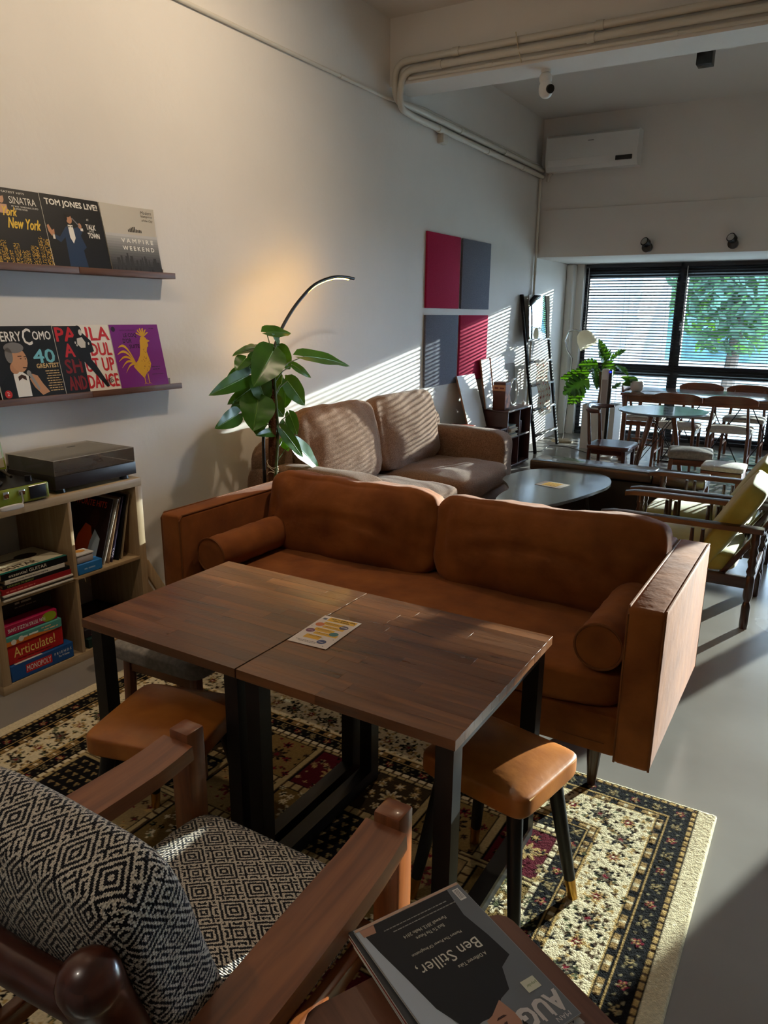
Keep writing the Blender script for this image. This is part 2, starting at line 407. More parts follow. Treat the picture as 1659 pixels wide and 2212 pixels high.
# ================================================================ fittings on walls and beam
ac = thing('air_conditioner', 'white wall-mounted air conditioner above the window opening', 'air conditioner', (.59, 8.55, 3.03))
pr = [(8.55, 3.04), (8.55, 3.38), (8.40, 3.385), (8.365, 3.36), (8.345, 3.15), (8.36, 3.09), (8.40, 3.035)]
bb = B(); k = len(pr)
bb.add([(x, y, z) for x in (.11, 1.075) for y, z in pr], [tuple(range(k)), tuple(range(2*k-1, k-1, -1))]+[(i, (i+1) % k, k+(i+1) % k, k+i) for i in range(k)])
bb.part('body', white_pl, ac)
B().beam((.14, 8.349, 3.105), (.80, 8.349, 3.105), .012, .075, r=.004).part('louvre', mat('ac_louvre', (240, 238, 235), rough=.3), ac)
B().rbox((.86, 8.338, 3.085), (1.03, 8.352, 3.13), .012).part('display', black_pl, ac)
B().box((.56, 8.352, 3.30), (.62, 8.3535, 3.306)).xf(Matrix.Translation((0, -.0005, 0))).part('badge', ink(120, 120, 120), ac)
B().tube([(.14, 8.50, 3.045), (.10, 8.53, 3.02), (.085, 8.53, 2.96)], .02).part('drain_hose', cream_pl, ac)

def pipe(label, pts, r, clips, name='conduit_pipe'):
    # round the corners of the polyline
    out = [V(pts[0])]
    for i in range(1, len(pts)-1):
        a, b, c = V(pts[i-1]), V(pts[i]), V(pts[i+1]); rr = min(.11, (a-b).length*.45, (c-b).length*.45)
        p0 = b+(a-b).normalized()*rr; p2 = b+(c-b).normalized()*rr
        for t in np.linspace(0, 1, 7): out.append(p0*(1-t)**2+b*2*t*(1-t)+p2*t*t)
    out.append(V(pts[-1]))
    t = thing(name, label, 'pipe', pts[0], 0, 'painted conduit pipes')
    B().tube(out, r, 10).part('tube', cream_pl, t)
    for c, d in clips:
        c = V(c); d = V(d).normalized(); B().cyl(c-d*.025, c+d*.025, r*1.25, n=10).part('coupling', cream_pl, t)
pipe('upper thick cream pipe along the beam, bending down at the left wall', [(XR-.02, 5.225, 3.30), (.06, 5.225, 3.30), (.06, 5.225, 3.05), (.035, 5.6, 3.075), (.035, 8.50, 3.075)], .024, [((.55, 5.225, 3.3), (1, 0, 0)), ((1.55, 5.225, 3.3), (1, 0, 0)), ((.035, 6.4, 3.075), (0, 1, 0)), ((.035, 7.4, 3.075), (0, 1, 0))])
pipe('middle thick cream pipe along the beam, just below the upper one', [(XR-.02, 5.22, 3.235), (.12, 5.22, 3.235), (.10, 5.22, 3.0), (.035, 5.6, 3.012), (.035, 8.50, 3.012)], .024, [((.42, 5.22, 3.235), (1, 0, 0)), ((1.5, 5.22, 3.235), (1, 0, 0)), ((.035, 6.0, 3.012), (0, 1, 0)), ((.035, 7.0, 3.012), (0, 1, 0)), ((.035, 7.9, 3.012), (0, 1, 0))])
pipe('thin cream pipe lowest of the three along the beam', [(XR-.02, 5.236, 3.185), (.2, 5.236, 3.185), (.17, 5.236, 3.185)], .012, [((.8, 5.235, 3.185), (1, 0, 0)), ((2, 5.235, 3.185), (1, 0, 0))])
pipe('thin cable pipe running high along the left wall towards the beam', [(.015, -.5, 3.065), (.015, 5.2, 3.065), (.015, 5.7, 3.115), (.015, 8.5, 3.115)], .012, [((.015, 2.5, 3.065), (0, 1, 0)), ((.015, 4.6, 3.065), (0, 1, 0))])
pipe('thin vertical pipe in the corner below the air conditioner', [(.025, 8.47, 3.02), (.025, 8.47, 1.2), (.025, 8.47, .02)], .014, [((.025, 8.47, 2.0), (0, 0, 1))])
B().tube([(1.0, 5.19, 3.34), (1.02, 5.20, 3.24), (1.04, 5.215, 3.16)], .004, 6).part('cable_tie', twine, None)
tag(bpy.data.objects['cable_tie'], 'pale cable tie round the pipes on the beam', 'cable tie')
jb = thing('junction_box', 'small cream junction box under the wall pipes', 'junction box', (0, 6.08, 2.92))
B().rbox((0, 6.03, 2.915), (.05, 6.13, 2.99), .006).part('body', cream_pl, jb); B().rbox((.05, 6.035, 2.92), (.056, 6.125, 2.985), .003).part('cover', cream_pl, jb)

sc_ = thing('security_camera', 'round white security camera hanging under the beam', 'camera', (1.14, 5.42, 3.155))
B().cyl((1.14, 5.42, 3.155), (1.14, 5.42, 3.135), .035).part('mount', white_pl, sc_)
B().cush((1.14, 5.42, 3.10), (.085, .085, .085), n=8, p=2.2, puff=0).part('neck', white_pl, sc_)
B().cush((1.15, 5.41, 3.03), (.095, .095, .115), n=8, p=2.2, puff=0).part('head', white_pl, sc_)
B().cyl((1.185, 5.385, 3.025), (1.198, 5.375, 3.02), .028, n=14).part('lens', black_pl, sc_)
cs = thing('ceiling_spotlight', 'black box spotlight on the ceiling behind the beam', 'spotlight', (1.88, 7.0, ZC))
B().rbox((1.82, 6.94, ZC-.13), (1.94, 7.06, ZC), .006).part('housing', black_pl, cs); B().cyl((1.88, 7.0, ZC-.132), (1.88, 7.0, ZC-.125), .04).part('lens', ink(60, 60, 62), cs)
for x, z, lab in ((1.234, 2.235, 'black round wall spotlight above the left window'), (2.061, 2.243, 'black round wall spotlight above the right window')):
    t = thing('wall_spotlight', lab, 'spotlight', (x, 8.525, z), 0, 'wall spotlights over the windows')
    B().cyl((x, 8.525, z), (x, 8.45, z-.005), .048, n=20).part('housing', black_pl, t)
    B().cyl((x, 8.465, z+.035), (x-.02, 8.42, z+.055), .042, .045, n=18).part('lamp_head', black_pl, t)
    B().cyl((x-.0185, 8.424, z+.0535), (x-.0205, 8.419, z+.0558), .036, n=18).part('reflector', chrome, t)
# ceiling lamps that light the record wall (on the ceiling above the frame)
def lamp_head(x, y, aim, watts, col, size, lab, rad=.035, blend=1):
    p = V((x, y, ZC-.16)); d = (V(aim)-p).normalized()
    t = thing('track_lamp', lab, 'spotlight', (x, y, ZC))
    B().cyl((x, y, ZC), (x, y, ZC-.03), .05).part('mount', black_pl, t); B().cyl((x, y, ZC-.03), p, .01).part('stem', black_pl, t)
    b = B(); b.tube([p-d*.08, p+d*.07], .045, 16); b.part('housing', black_pl, t)
    ld = bpy.data.lights.new('lamp', 'SPOT'); ld.energy = watts; ld.color = col; ld.spot_size = math.radians(size); ld.spot_blend = blend; ld.shadow_soft_size = rad
    lo_ = bpy.data.objects.new('lamp', ld); COL.objects.link(lo_); lo_.location = p+d*.12; lo_.rotation_euler = d.to_track_quat('-Z', 'Y').to_euler(); 
WARM = (1, .78, .54)
lamp_head(1.75, 3.3, (0, 2.4, 2.0), 78, WARM, 150, 'black track lamp on the ceiling aimed at the record shelves')
lamp_head(1.7, .9, (0, 1.6, 2.6), 58, WARM, 150, 'black track lamp on the ceiling near the bookshelf end')

lamp_head(1.5, -.4, (2.25, .75, .5), 34, (1, .88, .74), 75, 'unseen black ceiling lamp added to brighten the patterned armchair')  # added lamp out of view, brightens the armchair cushions
# acoustic felt panels, two by two
for k, (y0, z0, m, lab) in enumerate([(5.865, 1.587, pinkfelt, 'raspberry felt wall panel, top left of the four'), (6.56, 1.587, greyfelt, 'slate grey felt wall panel, top right of the four'),
                                      (5.865, .905, greyfelt, 'slate grey felt wall panel, bottom left, just above the brown sofa'), (6.56, .905, pinkfelt, 'raspberry felt wall panel, bottom right, striped by sunlight')]):
    tag(B().rbox((.001, y0, z0), (.022, y0+.645, z0+.625), .004).part('felt_panel', m), lab, 'wall panel', 'felt wall panels')
# ================================================================ record ledges and sleeves
for z, tops in ((1.702, 'upper'), (1.136, 'lower')):
    jy = 2.334 if tops == 'upper' else 2.346
    for y0, y1, lab in ((1.18, jy-.001, 'walnut picture ledge, left piece of the %s row' % tops), (jy+.001, 2.92, 'walnut picture ledge, right piece of the %s row' % tops)):
        t = thing('picture_ledge', lab, 'shelf', (0, y0, z), 0, 'walnut picture ledges')
        B().rbox((.0, y0, z), (.088, y1, z+.012), .001).part('base_board', walnut, t)
        B().rbox((.0, y0, z+.012), (.012, y1, z+.05), .001).part('back_board', walnut, t)
        B().rbox((.088, y0, z), (.1, y1, z+.029), .001).part('front_lip', walnut, t)

S = .314
def sleeve(y0, z0, name, label, col, curl=0, bot=.08, top=.017, group='record sleeves on the picture ledges'):
    M = frame((bot, y0, z0), (0, 1, 0), (top-bot, 0, math.sqrt(S*S-(bot-top)**2)))
    t = thing(name, label, 'record sleeve', M=M, group=group)
    if curl:
        b = B(); n = 8; vs = []
        for j in range(n+1):
            for i in range(n+1):
                u = i/n; v = j/n; vs.append((u*S, v*S*(1-.02*u*v), .004+curl*(v*v)*u*u))
        m = len(vs); b.add(vs+[(x, y, z-.003) for x, y, z in vs], [(j*(n+1)+i, j*(n+1)+i+1, (j+1)*(n+1)+i+1, (j+1)*(n+1)+i) for j in range(n) for i in range(n)]
              + [(m+(j+1)*(n+1)+i, m+(j+1)*(n+1)+i+1, m+j*(n+1)+i+1, m+j*(n+1)+i) for j in range(n) for i in range(n)])
        bd = [i for i in range(n+1)]+[(j+1)*(n+1)+n for j in range(n)]+[n*(n+1)+n-1-i for i in range(n)]+[(n-1-j)*(n+1) for j in range(n-1)]
        b.add([], [])
        o = len(b.v)-2*m
        b.f += [(bd[k], bd[(k+1) % len(bd)], m+bd[(k+1) % len(bd)], m+bd[k]) for k in range(len(bd))]
        b.part('cover', ink(*col), t, world=False)
    else:
        B().rbox((.0005, 0, 0), (S-.0005, S, .004), .0008, 1).part('cover', ink(*col), t, world=False)
        B().box((0, 0, -.0005), (S*.004, S, .0046)).part('spine_edge', paper, t, world=False)
    return t
Zi = .0045
def art(t, name, col, fn, z=Zi, sc=S, label=None):
    b = B(); fn(b); b.v = [(x*sc, y*sc, z+zz) for x, y, zz in b.v]
    o = b.part(name, ink(*col), t, label=label, world=False, smooth=0, recalc=False)
    if name.endswith(('lettering', 'caption', 'lights', 'skyline', 'specks', 'features', 'number')): o['kind'] = 'stuff'   # print too fine to take apart
    return o
def curve_z(o, curl):
    for v in o.data.vertices:
        u = v.co.x/S; w = v.co.y/S; v.co.z += curl*w*w*u*u
YELL, WHT, RED = (226, 186, 60), (232, 228, 220), (196, 36, 44)
random.seed(11)
# --- black sleeve with city lights
t = sleeve(1.904, 1.728, 'record_sleeve', 'black sleeve with yellow script and a night skyline, leftmost on the upper ledge', (18, 17, 20))
art(t, 'lettering', WHT, lambda b: (b.text('GREATEST HITS', .35, .935, .42, .026), b.text('SINATRA', .52, .80, .40, .095), b.text('MY WAY  SOMETHING STUPID', .54, .755, .4, .022), b.text('SUMMER WIND', .57, .722, .2, .022)))
art(t, 'script_lettering', YELL, lambda b: (b.text('York', .36, .63, .22, .12, sh=.25, bold=.005), b.text('New York', .42, .47, .48, .14, sh=.25, bold=.006), b.text('New', .06, .63, .24, .12, sh=.25, bold=.005)))
def lights(b):
    x = .02
    while x < .96:
        w = random.uniform(.06, .13); h = random.uniform(.16, .42); y = .01
        while y < h:
            for k in range(int(w/.013)):
                if random.random() < .62: b.rect(x+k*.013, y, x+k*.013+random.uniform(.005, .012), y+random.uniform(.005, .011))
            y += .014
        x += w+.015
art(t, 'city_lights', (222, 178, 72), lights)
art(t, 'figure', (196, 150, 120), lambda b: (b.ell(.40, .86, .045, .07), b.rect(.33, .66, .47, .78)))
art(t, 'hair', (20, 16, 14), lambda b: b.ell(.40, .915, .055, .035), z=Zi+.0003)
# --- black sleeve, singer in blue suit
t = sleeve(2.217, 1.729, 'record_sleeve', 'black sleeve showing a singer in a blue suit, middle of the upper ledge', (15, 15, 18))
art(t, 'lettering', WHT, lambda b: (b.text('TOM JONES LIVE!', .07, .83, .88, .105, bold=.006), b.text('AT', .715, .69, .04, .03), b.text('TALK', .68, .56, .17, .075, bold=.004), b.text('OF THE', .72, .525, .09, .025), b.text('TOWN', .69, .44, .2, .075, bold=.004)))
art(t, 'suit', (30, 52, 82), lambda b: (b.poly([(.27,.01),(.58,.01),(.56,.25),(.62,.30),(.56,.46),(.62,.55),(.58,.60),(.47,.56),(.43,.60),(.33,.57),(.20,.42),(.11,.45),(.10,.40),(.20,.34),(.29,.42),(.28,.2)])))
art(t, 'shirt', WHT, lambda b: (b.poly([(.37,.6),(.45,.6),(.46,.42),(.41,.34),(.37,.42)]), b.rect(.085,.38,.12,.45), b.rect(.575,.53,.62,.57)), z=Zi+.0003)
art(t, 'face', (186, 132, 98), lambda b: b.ell(.41,.685,.05,.068), z=Zi+.0003)
art(t, 'hand', (186, 132, 98), lambda b: b.poly([(.02,.56),(.05,.58),(.09,.50),(.13,.52),(.12,.44),(.07,.42),(.03,.48)]), z=Zi+.0003)
art(t, 'hand', (186, 132, 98), lambda b: b.ell(.575,.60,.03,.04), z=Zi+.0003)
art(t, 'hair', (18, 13, 11), lambda b: (b.ell(.395,.745,.055,.035), b.ell(.365,.70,.02,.045), b.poly([(.375,.585),(.41,.575),(.445,.59),(.445,.565),(.41,.575),(.375,.56)])), z=Zi+.0006)
art(t, 'microphone', (120, 120, 124), lambda b: b.poly([(.455,.695),(.47,.705),(.575,.60),(.565,.585)]), z=Zi+.0009)
# --- grey foggy city sleeve, curled
CU = .022
t = sleeve(2.535, 1.729, 'record_sleeve', 'grey foggy skyline sleeve with a curling corner, rightmost on the upper ledge', (196, 190, 178), curl=CU)
def cz(o): curve_z(o, CU); return o
def band(y0, y1, top): return lambda b: b.poly([(.0,y0),(.25,y0),(.5,y0),(.75,y0),(1,y0)]+[(1-k/10, y1+top*(random.random()-.5)) for k in range(11)])
def gridband(t, name, col, y0, y1, z):
    b = B(); n = 8
    for i in range(n):
        for j in range(3):
            ya, yb = y0+(y1-y0)*j/3, y0+(y1-y0)*(j+1)/3; b.rect(i/n, ya, (i+1)/n, yb)
    b.v = [(x*S, y*S, z) for x, y, _ in b.v]; cz(b.part(name, ink(*col), t, world=False, smooth=0, recalc=False))
for q in range(14):
    f_ = q/13; gridband(t, 'fog_band', tuple(int(186*(1-f_)**1.1+46) if False else int(190-(190-46)*f_**.8) for _ in range(3)), .56-.04*(q+1), .56-.04*q, .0046)
def sky_(b):
    for k in range(26):
        x = random.uniform(.02, .95); w = random.uniform(.02, .06); h = random.uniform(.06, .30)*(1-.5*abs(x-.5)); b.rect(x, 0, x+w, h)
    for k in range(9):
        x = .45+.03*k; b.rect(x, .6, x+.02, .6+random.uniform(.02, .09))
cz(art(t, 'skyline', (58, 57, 58), sky_, z=.0049))
cz(art(t, 'lettering', (238, 236, 230), lambda b: (b.text('V A M P I R E', .28, .43, .62, .062, bold=.004), b.text('W E E K E N D', .28, .315, .62, .062, bold=.004)), z=.0053))
cz(art(t, 'script_lettering', (60, 58, 56), lambda b: (b.text('Modern', .74, .89, .2, .05, sh=.3), b.text('Vampires', .73, .83, .22, .05, sh=.3), b.text('of the City', .74, .77, .21, .045, sh=.3)), z=.0053))
# --- black sleeve, grey-haired singer
t = sleeve(1.900, 1.162, 'record_sleeve', 'black sleeve of a grey-haired singer with microphone, leftmost on the lower ledge', (17, 16, 18))
art(t, 'lettering', WHT, lambda b: (b.text('PERRY', .10, .79, .38, .13, bold=.004), b.text('C', .50, .73, .14, .23, bold=.005), b.text('OMO', .66, .80, .29, .12, bold=.004)))
art(t, 'number', (116, 186, 196), lambda b: b.text('40', .60, .47, .34, .19, bold=.010))
art(t, 'caption', (214, 178, 120), lambda b: (b.text('GREATEST', .62, .40, .36, .062, bold=.004), [b.dashes(.74+.01*(k % 3), .35-.035*k, .22, .014, seed=k) for k in range(9)]))
art(t, 'suit', (10, 10, 12), lambda b: b.poly([(.05,0),(.75,0),(.62,.22),(.42,.36),(.15,.34),(.02,.2)]), z=Zi+.0002)
art(t, 'shirt', WHT, lambda b: b.poly([(.24,.02),(.45,.02),(.46,.3),(.36,.38),(.24,.34)]), z=Zi+.0004)
art(t, 'face', (196, 142, 104), lambda b: b.ell(.37,.53,.125,.17), z=Zi+.0006)
art(t, 'neck', (186, 132, 96), lambda b: b.ell(.28,.42,.07,.08), z=Zi+.0005)
art(t, 'hand', (196, 142, 104), lambda b: b.poly([(.52,.33),(.60,.30),(.66,.18),(.74,.06),(.62,.02),(.52,.14),(.47,.26)]), z=Zi+.0006)
art(t, 'hair', (120, 116, 112), lambda b: (b.ell(.33,.70,.15,.075), b.ell(.235,.60,.055,.11)), z=Zi+.0009)
art(t, 'features', (60, 36, 26), lambda b: (b.rect(.36,.575,.42,.588), b.rect(.45,.565,.5,.578), b.ell(.40,.545,.015,.008), b.ell(.47,.54,.012,.008), b.poly([(.40,.43),(.48,.425),(.47,.41),(.41,.412)]), b.poly([(.30,.30),(.36,.33),(.42,.30),(.42,.24),(.36,.28),(.30,.24)])), z=Zi+.0012)
art(t, 'microphone', (150, 146, 140), lambda b: (b.ell(.475,.34,.035,.04), b.poly([(.47,.31),(.51,.33),(.60,.12),(.57,.09)])), z=Zi+.0014)
art(t, 'red_spot', (190, 40, 36), lambda b: b.ell(.10,.07,.055,.055), z=Zi+.0014)
art(t, 'spot_lettering', WHT, lambda b: b.text('2', .08, .05, .035, .05), z=Zi+.0018)
# --- red and white lettering sleeve
t = sleeve(2.214, 1.163, 'record_sleeve', 'black and white sleeve with huge red capitals, middle of the lower ledge', (232, 226, 214))
art(t, 'dark_half', (22, 20, 22), lambda b: (b.poly([(.004,.0),(.42,.0),(.44,.99),(.004,.99)])), z=Zi)
art(t, 'lettering', RED, lambda b: (b.text('PAULA', .03, .76, .94, .2, bold=.012), b.text('A', .12, .53, .17, .19, bold=.012), b.text('DUL', .58, .53, .38, .19, bold=.012), b.text('UT UP', .44, .29, .52, .2, bold=.012), b.text('DANCE', .42, .04, .56, .2, bold=.012)), z=Zi+.0004)
art(t, 'dark_lettering', (128, 26, 30), lambda b: (b.text('SH', .08, .29, .28, .2, bold=.012), b.text('AND', .08, .04, .30, .2, bold=.012)), z=Zi+.0004)
art(t, 'figure', (16, 15, 17), lambda b: (b.ell(.43,.92,.06,.075), b.poly([(.36,.88),(.50,.88),(.62,.76),(.64,.60),(.56,.58),(.56,.48),(.62,.40),(.80,.06),(.74,.05),(.52,.34),(.42,.46),(.34,.46),(.36,.62),(.30,.66),(.31,.8)])), z=Zi+.0008)
art(t, 'pale_figure', (206, 200, 190), lambda b: (b.ell(.46,.89,.03,.045), b.poly([(.38,.8),(.47,.82),(.52,.74),(.5,.66),(.42,.66),(.37,.72)]), b.ell(.34,.74,.012,.02), b.ell(.57,.72,.014,.02), b.ell(.36,.70,.012,.016)), z=Zi+.0011)
art(t, 'caption', (14, 14, 14), lambda b: b.text('MIXES', .74, .07, .16, .07, rot=.35, bold=.002), z=Zi+.0013)
# --- purple sleeve, golden bird
t = sleeve(2.530, 1.163, 'record_sleeve', 'purple sleeve with a golden cockerel, rightmost on the lower ledge', (122, 30, 128))
art(t, 'lettering', (44, 14, 48), lambda b: (b.text('LE COQ', .25, .79, .26, .07, bold=.003), b.text("D'OR", .22, .71, .17, .07, bold=.003), b.text('SUITE', .33, .62, .20, .06, bold=.003), b.text('RIMSKY-KORSAKOV', .2, .90, .3, .022), b.ell(.075,.93,.04,.04), b.dashes(.8, .93, .11, .014), b.dashes(.7, .30, .2, .014, seed=2), b.dashes(.72, .26, .14, .014, seed=3), b.dashes(.68, .18, .24, .012, seed=4)))
def bird(b):
    b.poly([(.50,.13),(.56,.20),(.66,.27),(.70,.36),(.68,.46),(.66,.56),(.70,.66),(.72,.72),(.70,.78),(.65,.81),(.59,.80),(.56,.74),(.54,.62),(.50,.50),(.44,.42),(.36,.36),(.33,.33),(.40,.24)])
    for k, (ex, ey, w) in enumerate([(.10,.64,.07), (.06,.53,.06), (.06,.42,.05), (.10,.32,.045), (.16,.24,.04)]):
        n = 8; up = []; dn = []
        for i in range(n+1):
            s_ = i/n; x = .40+(ex-.40)*s_; y = .36+(ey-.36)*s_+math.sin(s_*PI)*(.14-.02*k); ww = w*math.sin(PI*min(1, .15+s_*.85))*.6+.008
            up.append((x, y+ww/2)); dn.append((x, y-ww/2))
        b.poly(up+dn[::-1])
    for k in range(6):
        a = .5+k*.42; b.poly([(.63,.80),(.66,.80),(.645+.15*math.cos(a), .80+.15*math.sin(a)),(.63+.13*math.cos(a+.12), .80+.13*math.sin(a+.12))])
    b.poly([(.71,.76),(.77,.73),(.71,.71)]); b.ell(.70,.67,.018,.035)
    for x in (.50, .58): b.rect(x, .045, x+.016, .2); b.poly([(x-.03,.03),(x+.008,.06),(x+.06,.03),(x+.008,.045)])
art(t, 'golden_bird', (214, 164, 40), bird)
def specks(b):
    for k in range(40): b.ell(.60+random.gauss(0, .045), .42+random.gauss(0, .13), random.uniform(.004, .01), random.uniform(.004, .012), n=6)
art(t, 'plumage_specks', (150, 100, 30), specks, z=Zi+.0003)

# ================================================================ bookcase with turntables
bk = thing('bookcase', 'pale oak four-cube bookcase against the left wall', 'bookcase', (0, 1.56, 0))
B().rbox((.0, 1.56, .742), (.39, 2.345, .78), .001).part('top_board', oak_k, bk)
B().rbox((.0, 1.56, .0), (.39, 2.345, .04), .001).part('bottom_board', oak_k, bk)
B().rbox((.0, 1.56, .04), (.39, 1.598, .742), .001).part('side_board', oak_k, bk)
B().rbox((.0, 2.307, .04), (.39, 2.345, .742), .001).part('side_board', oak_k, bk)
B().rbox((.002, 1.944, .04), (.388, 1.96, .742), .001).part('divider', oak_k, bk)
B().rbox((.002, 1.598, .385), (.388, 1.944, .401), .001).part('shelf', oak_k, bk)
B().rbox((.002, 1.96, .385), (.388, 2.307, .401), .001).part('shelf', oak_k, bk)
B().tube([(.389, 1.93, .40), (.395, 1.96, .395), (.398, 1.985, .39), (.396, 1.99, .37)], .002, 5).part('loose_edging', oak_k, bk)

def slab(name, label, cat, a, b, col, group, words=(), face='x', pg=None, r=.002, m=None):
    """book or box lying flat, spine to the room (+x face)"""
    y0, y1 = a[1], b[1]; z0, z1 = a[2], b[2]; M = frame((b[0], y0, z0), (0, 1, 0), (0, 0, 1))
    t = thing(name, label, cat, M=M, group=group); w = y1-y0; h = z1-z0; d = b[0]-a[0]; m = m or ink(*col)
    if pg:
        B().box((0, 0, -d), (w, h*.06, 0)).part('cover', m, t, world=False); B().box((0, h*.94, -d), (w, h, 0)).part('cover', m, t, world=False)
        B().box((0, h*.06, -.004), (w, h*.94, 0)).part('spine', m, t, world=False); B().box((.003, h*.06, -d+.004), (w-.003, h*.94, -.0045)).part('page_block', pages, t, world=False)
    else:
        B().rbox((0, 0, -d), (w, h, 0), r, 1).part('body', m, t, world=False)
    for (tx, c, x, y, ww, hh, up) in words:
        bb_ = B(); (bb_.text(tx, x*w, y*h, ww*w, hh*h, z=.0004, bold=.0004) if tx else bb_.dashes(x*w, y*h, ww*w, hh*h*.8, z=.0004))
        if up: bb_.xf(Matrix.Translation((x*w*2+ww*w, y*h*2+hh*h, 0)) @ Matrix.Rotation(PI, 4, 'Z'))
        bb_.part('lettering', ink(*c), t, world=False, smooth=0, recalc=False, kind='stuff')
    return t, M
bz = .401
st = [(.008, (206, 200, 190), 1.602, 1.925, .405, 'white magazine at the very bottom of the book stack', []), (.008, (70, 66, 62), 1.60, 1.93, .40, 'dark magazine second from the bottom of the book stack', []),
      (.009, (212, 206, 196), 1.605, 1.928, .402, 'pale magazine third from the bottom of the book stack', []),
      (.022, (150, 30, 36), 1.602, 1.923, .395, 'red book in the middle of the book stack', [('', (220, 120, 110), .06, .3, .4, .35, 0)]),
      (.015, (26, 28, 26), 1.612, 1.92, .392, 'thin black book with green lettering in the book stack', [('LEARNING TO SHOOT', (150, 170, 90), .06, .25, .38, .5, 0)]),
      (.017, (222, 216, 202), 1.626, 1.90, .388, 'white photography book below the black guitar book', [('Digital Portrait Photography and Lighting', (60, 60, 60), .08, .3, .62, .4, 0)]),
      (.028, (16, 17, 18), 1.614, 1.918, .385, 'thick black guitar book on top of the book stack', [('essential', (226, 220, 206), .10, .25, .27, .45, 0), ('GUITAR', (226, 220, 206), .40, .25, .27, .5, 0)])]
for h, c, y0, y1, x1, lab, wd in st:
    t, M = slab('book', lab, 'book', (x1-.24, y0, bz), (x1, y1, bz+h), c, 'books stacked in the bookcase', wd, pg=h > .01); bz += h+.0006
    if h == .028:
        B().rect(.004, .004, .30, .236).xf(Matrix.Translation((0, h+.0003, 0)) @ Matrix.Rotation(-PI/2, 4, 'X')).part('cover_print', ink(206, 198, 172), t, world=False, recalc=False)
        b_ = B(); b_.text('GUITAR', .03, .03, .16, .035, bold=.001); b_.ell(.2, .14, .05, .035); b_.rect(.08, .13, .2, .145)
        b_.xf(Matrix.Translation((0, h+.0008, 0)) @ Matrix.Rotation(-PI/2, 4, 'X')).part('cover_lettering', ink(58, 40, 34), t, world=False, smooth=0, recalc=False)
        B().rect(.0, .0, .304, .018).xf(Matrix.Translation((0, h+.0006, 0)) @ Matrix.Rotation(-PI/2, 4, 'X')).part('teal_border', ink(30, 110, 104), t, world=False, recalc=False)

gz = .041
gm = [(.072, (28, 78, 140), 1.602, 1.902, .386, 'blue property board game box at the bottom of the game stack', [('MONOPOLY', (236, 232, 226), .24, .33, .38, .34, 0), ('F R I E N D S', (226, 226, 226), .68, .55, .28, .16, 0), ('The TV Series', (226, 226, 226), .74, .34, .18, .12, 0)]),
      (.085, (176, 28, 30), 1.605, 1.865, .375, 'red word game box above the blue box', [('Articulate!', (240, 214, 120), .10, .32, .74, .5, 0), ('The Fast Talking Description Game', (70, 30, 20), .16, .12, .6, .1, 0)]),
      (.040, (84, 160, 152), 1.60, 1.862, .380, 'teal and orange game box above the red box', [('', (230, 240, 236), .3, .4, .3, .3, 0)]),
      (.046, (170, 24, 74), 1.60, 1.85, .372, 'magenta puzzle game box lying upside down near the top of the game stack', [('FUN TETRIS PUZZLE GAME', (240, 236, 236), .08, .3, .68, .34, 1)])]
for h, c, y0, y1, x1, lab, wd in gm:
    t, M = slab('game_box', lab, 'game box', (x1-.30, y0, gz), (x1, y1, gz+h), c, 'board games in the bookcase', wd, r=.003); gz += h+.0006
    w = y1-y0
    if h == .072:
        b_ = B(); b_.rect(.225*w, .24*h, .635*w, .76*h, .0002); b_.part('title_panel', ink(196, 36, 40), t, world=False, smooth=0, recalc=False)
        b_ = B(); b_.rect(.08*w, .0, .5*w, .05); b_.xf(Matrix.Translation((0, h+.0004, 0)) @ Matrix.Rotation(-PI/2, 4, 'X')).part('lid_print', ink(214, 208, 204), t, world=False, recalc=False)
    if h == .040:
        b_ = B(); b_.poly([(0, 0), (w*.9, 0), (w*.55, h*.35), (0, h*.5)], .0003); b_.part('orange_band', ink(214, 120, 44), t, world=False, smooth=0, recalc=False)
        b_ = B(); b_.ell(w*.13, h*.3, .012, .012, .0006); b_.ell(w*.26, h*.42, .012, .012, .0006); b_.part('round_marks', ink(228, 224, 216), t, world=False, smooth=0, recalc=False)
        b_ = B(); b_.dashes(.62*w, .62*h, .2*w, .16*h, z=.0006); b_.dashes(.66*w, .3*h, .26*w, .16*h, z=.0006, seed=5); b_.part('small_print', ink(226, 190, 150), t, world=False, smooth=0, recalc=False)
    if h == .046:
        b_ = B(); b_.ell(.84*w, .5*h, .14*w, .48*h, .0005, n=24); b_.part('round_sticker', ink(150, 170, 40), t, world=False, smooth=0, recalc=False)
t, M = slab('game_box', 'black game box tipped back on top of the game stack', 'game box', (.08, 1.61, gz+.002), (.31, 1.87, gz+.085), (34, 36, 40), 'board games in the bookcase', [('', (170, 166, 156), .35, .6, .3, .16, 0), ('', (120, 118, 112), .34, .4, .38, .1, 0)])
gz = .041
for h, c, y0, y1, x1, lab, wd in [(.045, (22, 44, 38), 1.985, 2.285, .38, 'dark green word game box in the lower right cube', [('SCRABBLE', (226, 222, 216), .22, .3, .56, .4, 0)]), (.04, (44, 36, 40), 1.985, 2.27, .36, 'dark game box on top of the dark green box', [])]:
    t, M = slab('game_box', lab, 'game box', (x1-.28, y0, gz), (x1, y1, gz+h), c, 'board games in the bookcase', wd); gz += h+.0006
    if wd: b_ = B(); b_.rect(.18*(y1-y0), .2*h, .82*(y1-y0), .82*h, .0002); b_.part('title_panel', ink(170, 30, 40), t, world=False, smooth=0, recalc=False)
    else: b_ = B(); b_.poly([(.1*.28, .2*h), (.3*.28, .9*h), (.5*.28, .3*h), (.4*.28, .1*h)], .0004); b_.part('pink_print', ink(200, 96, 120), t, world=False, smooth=0, recalc=False)

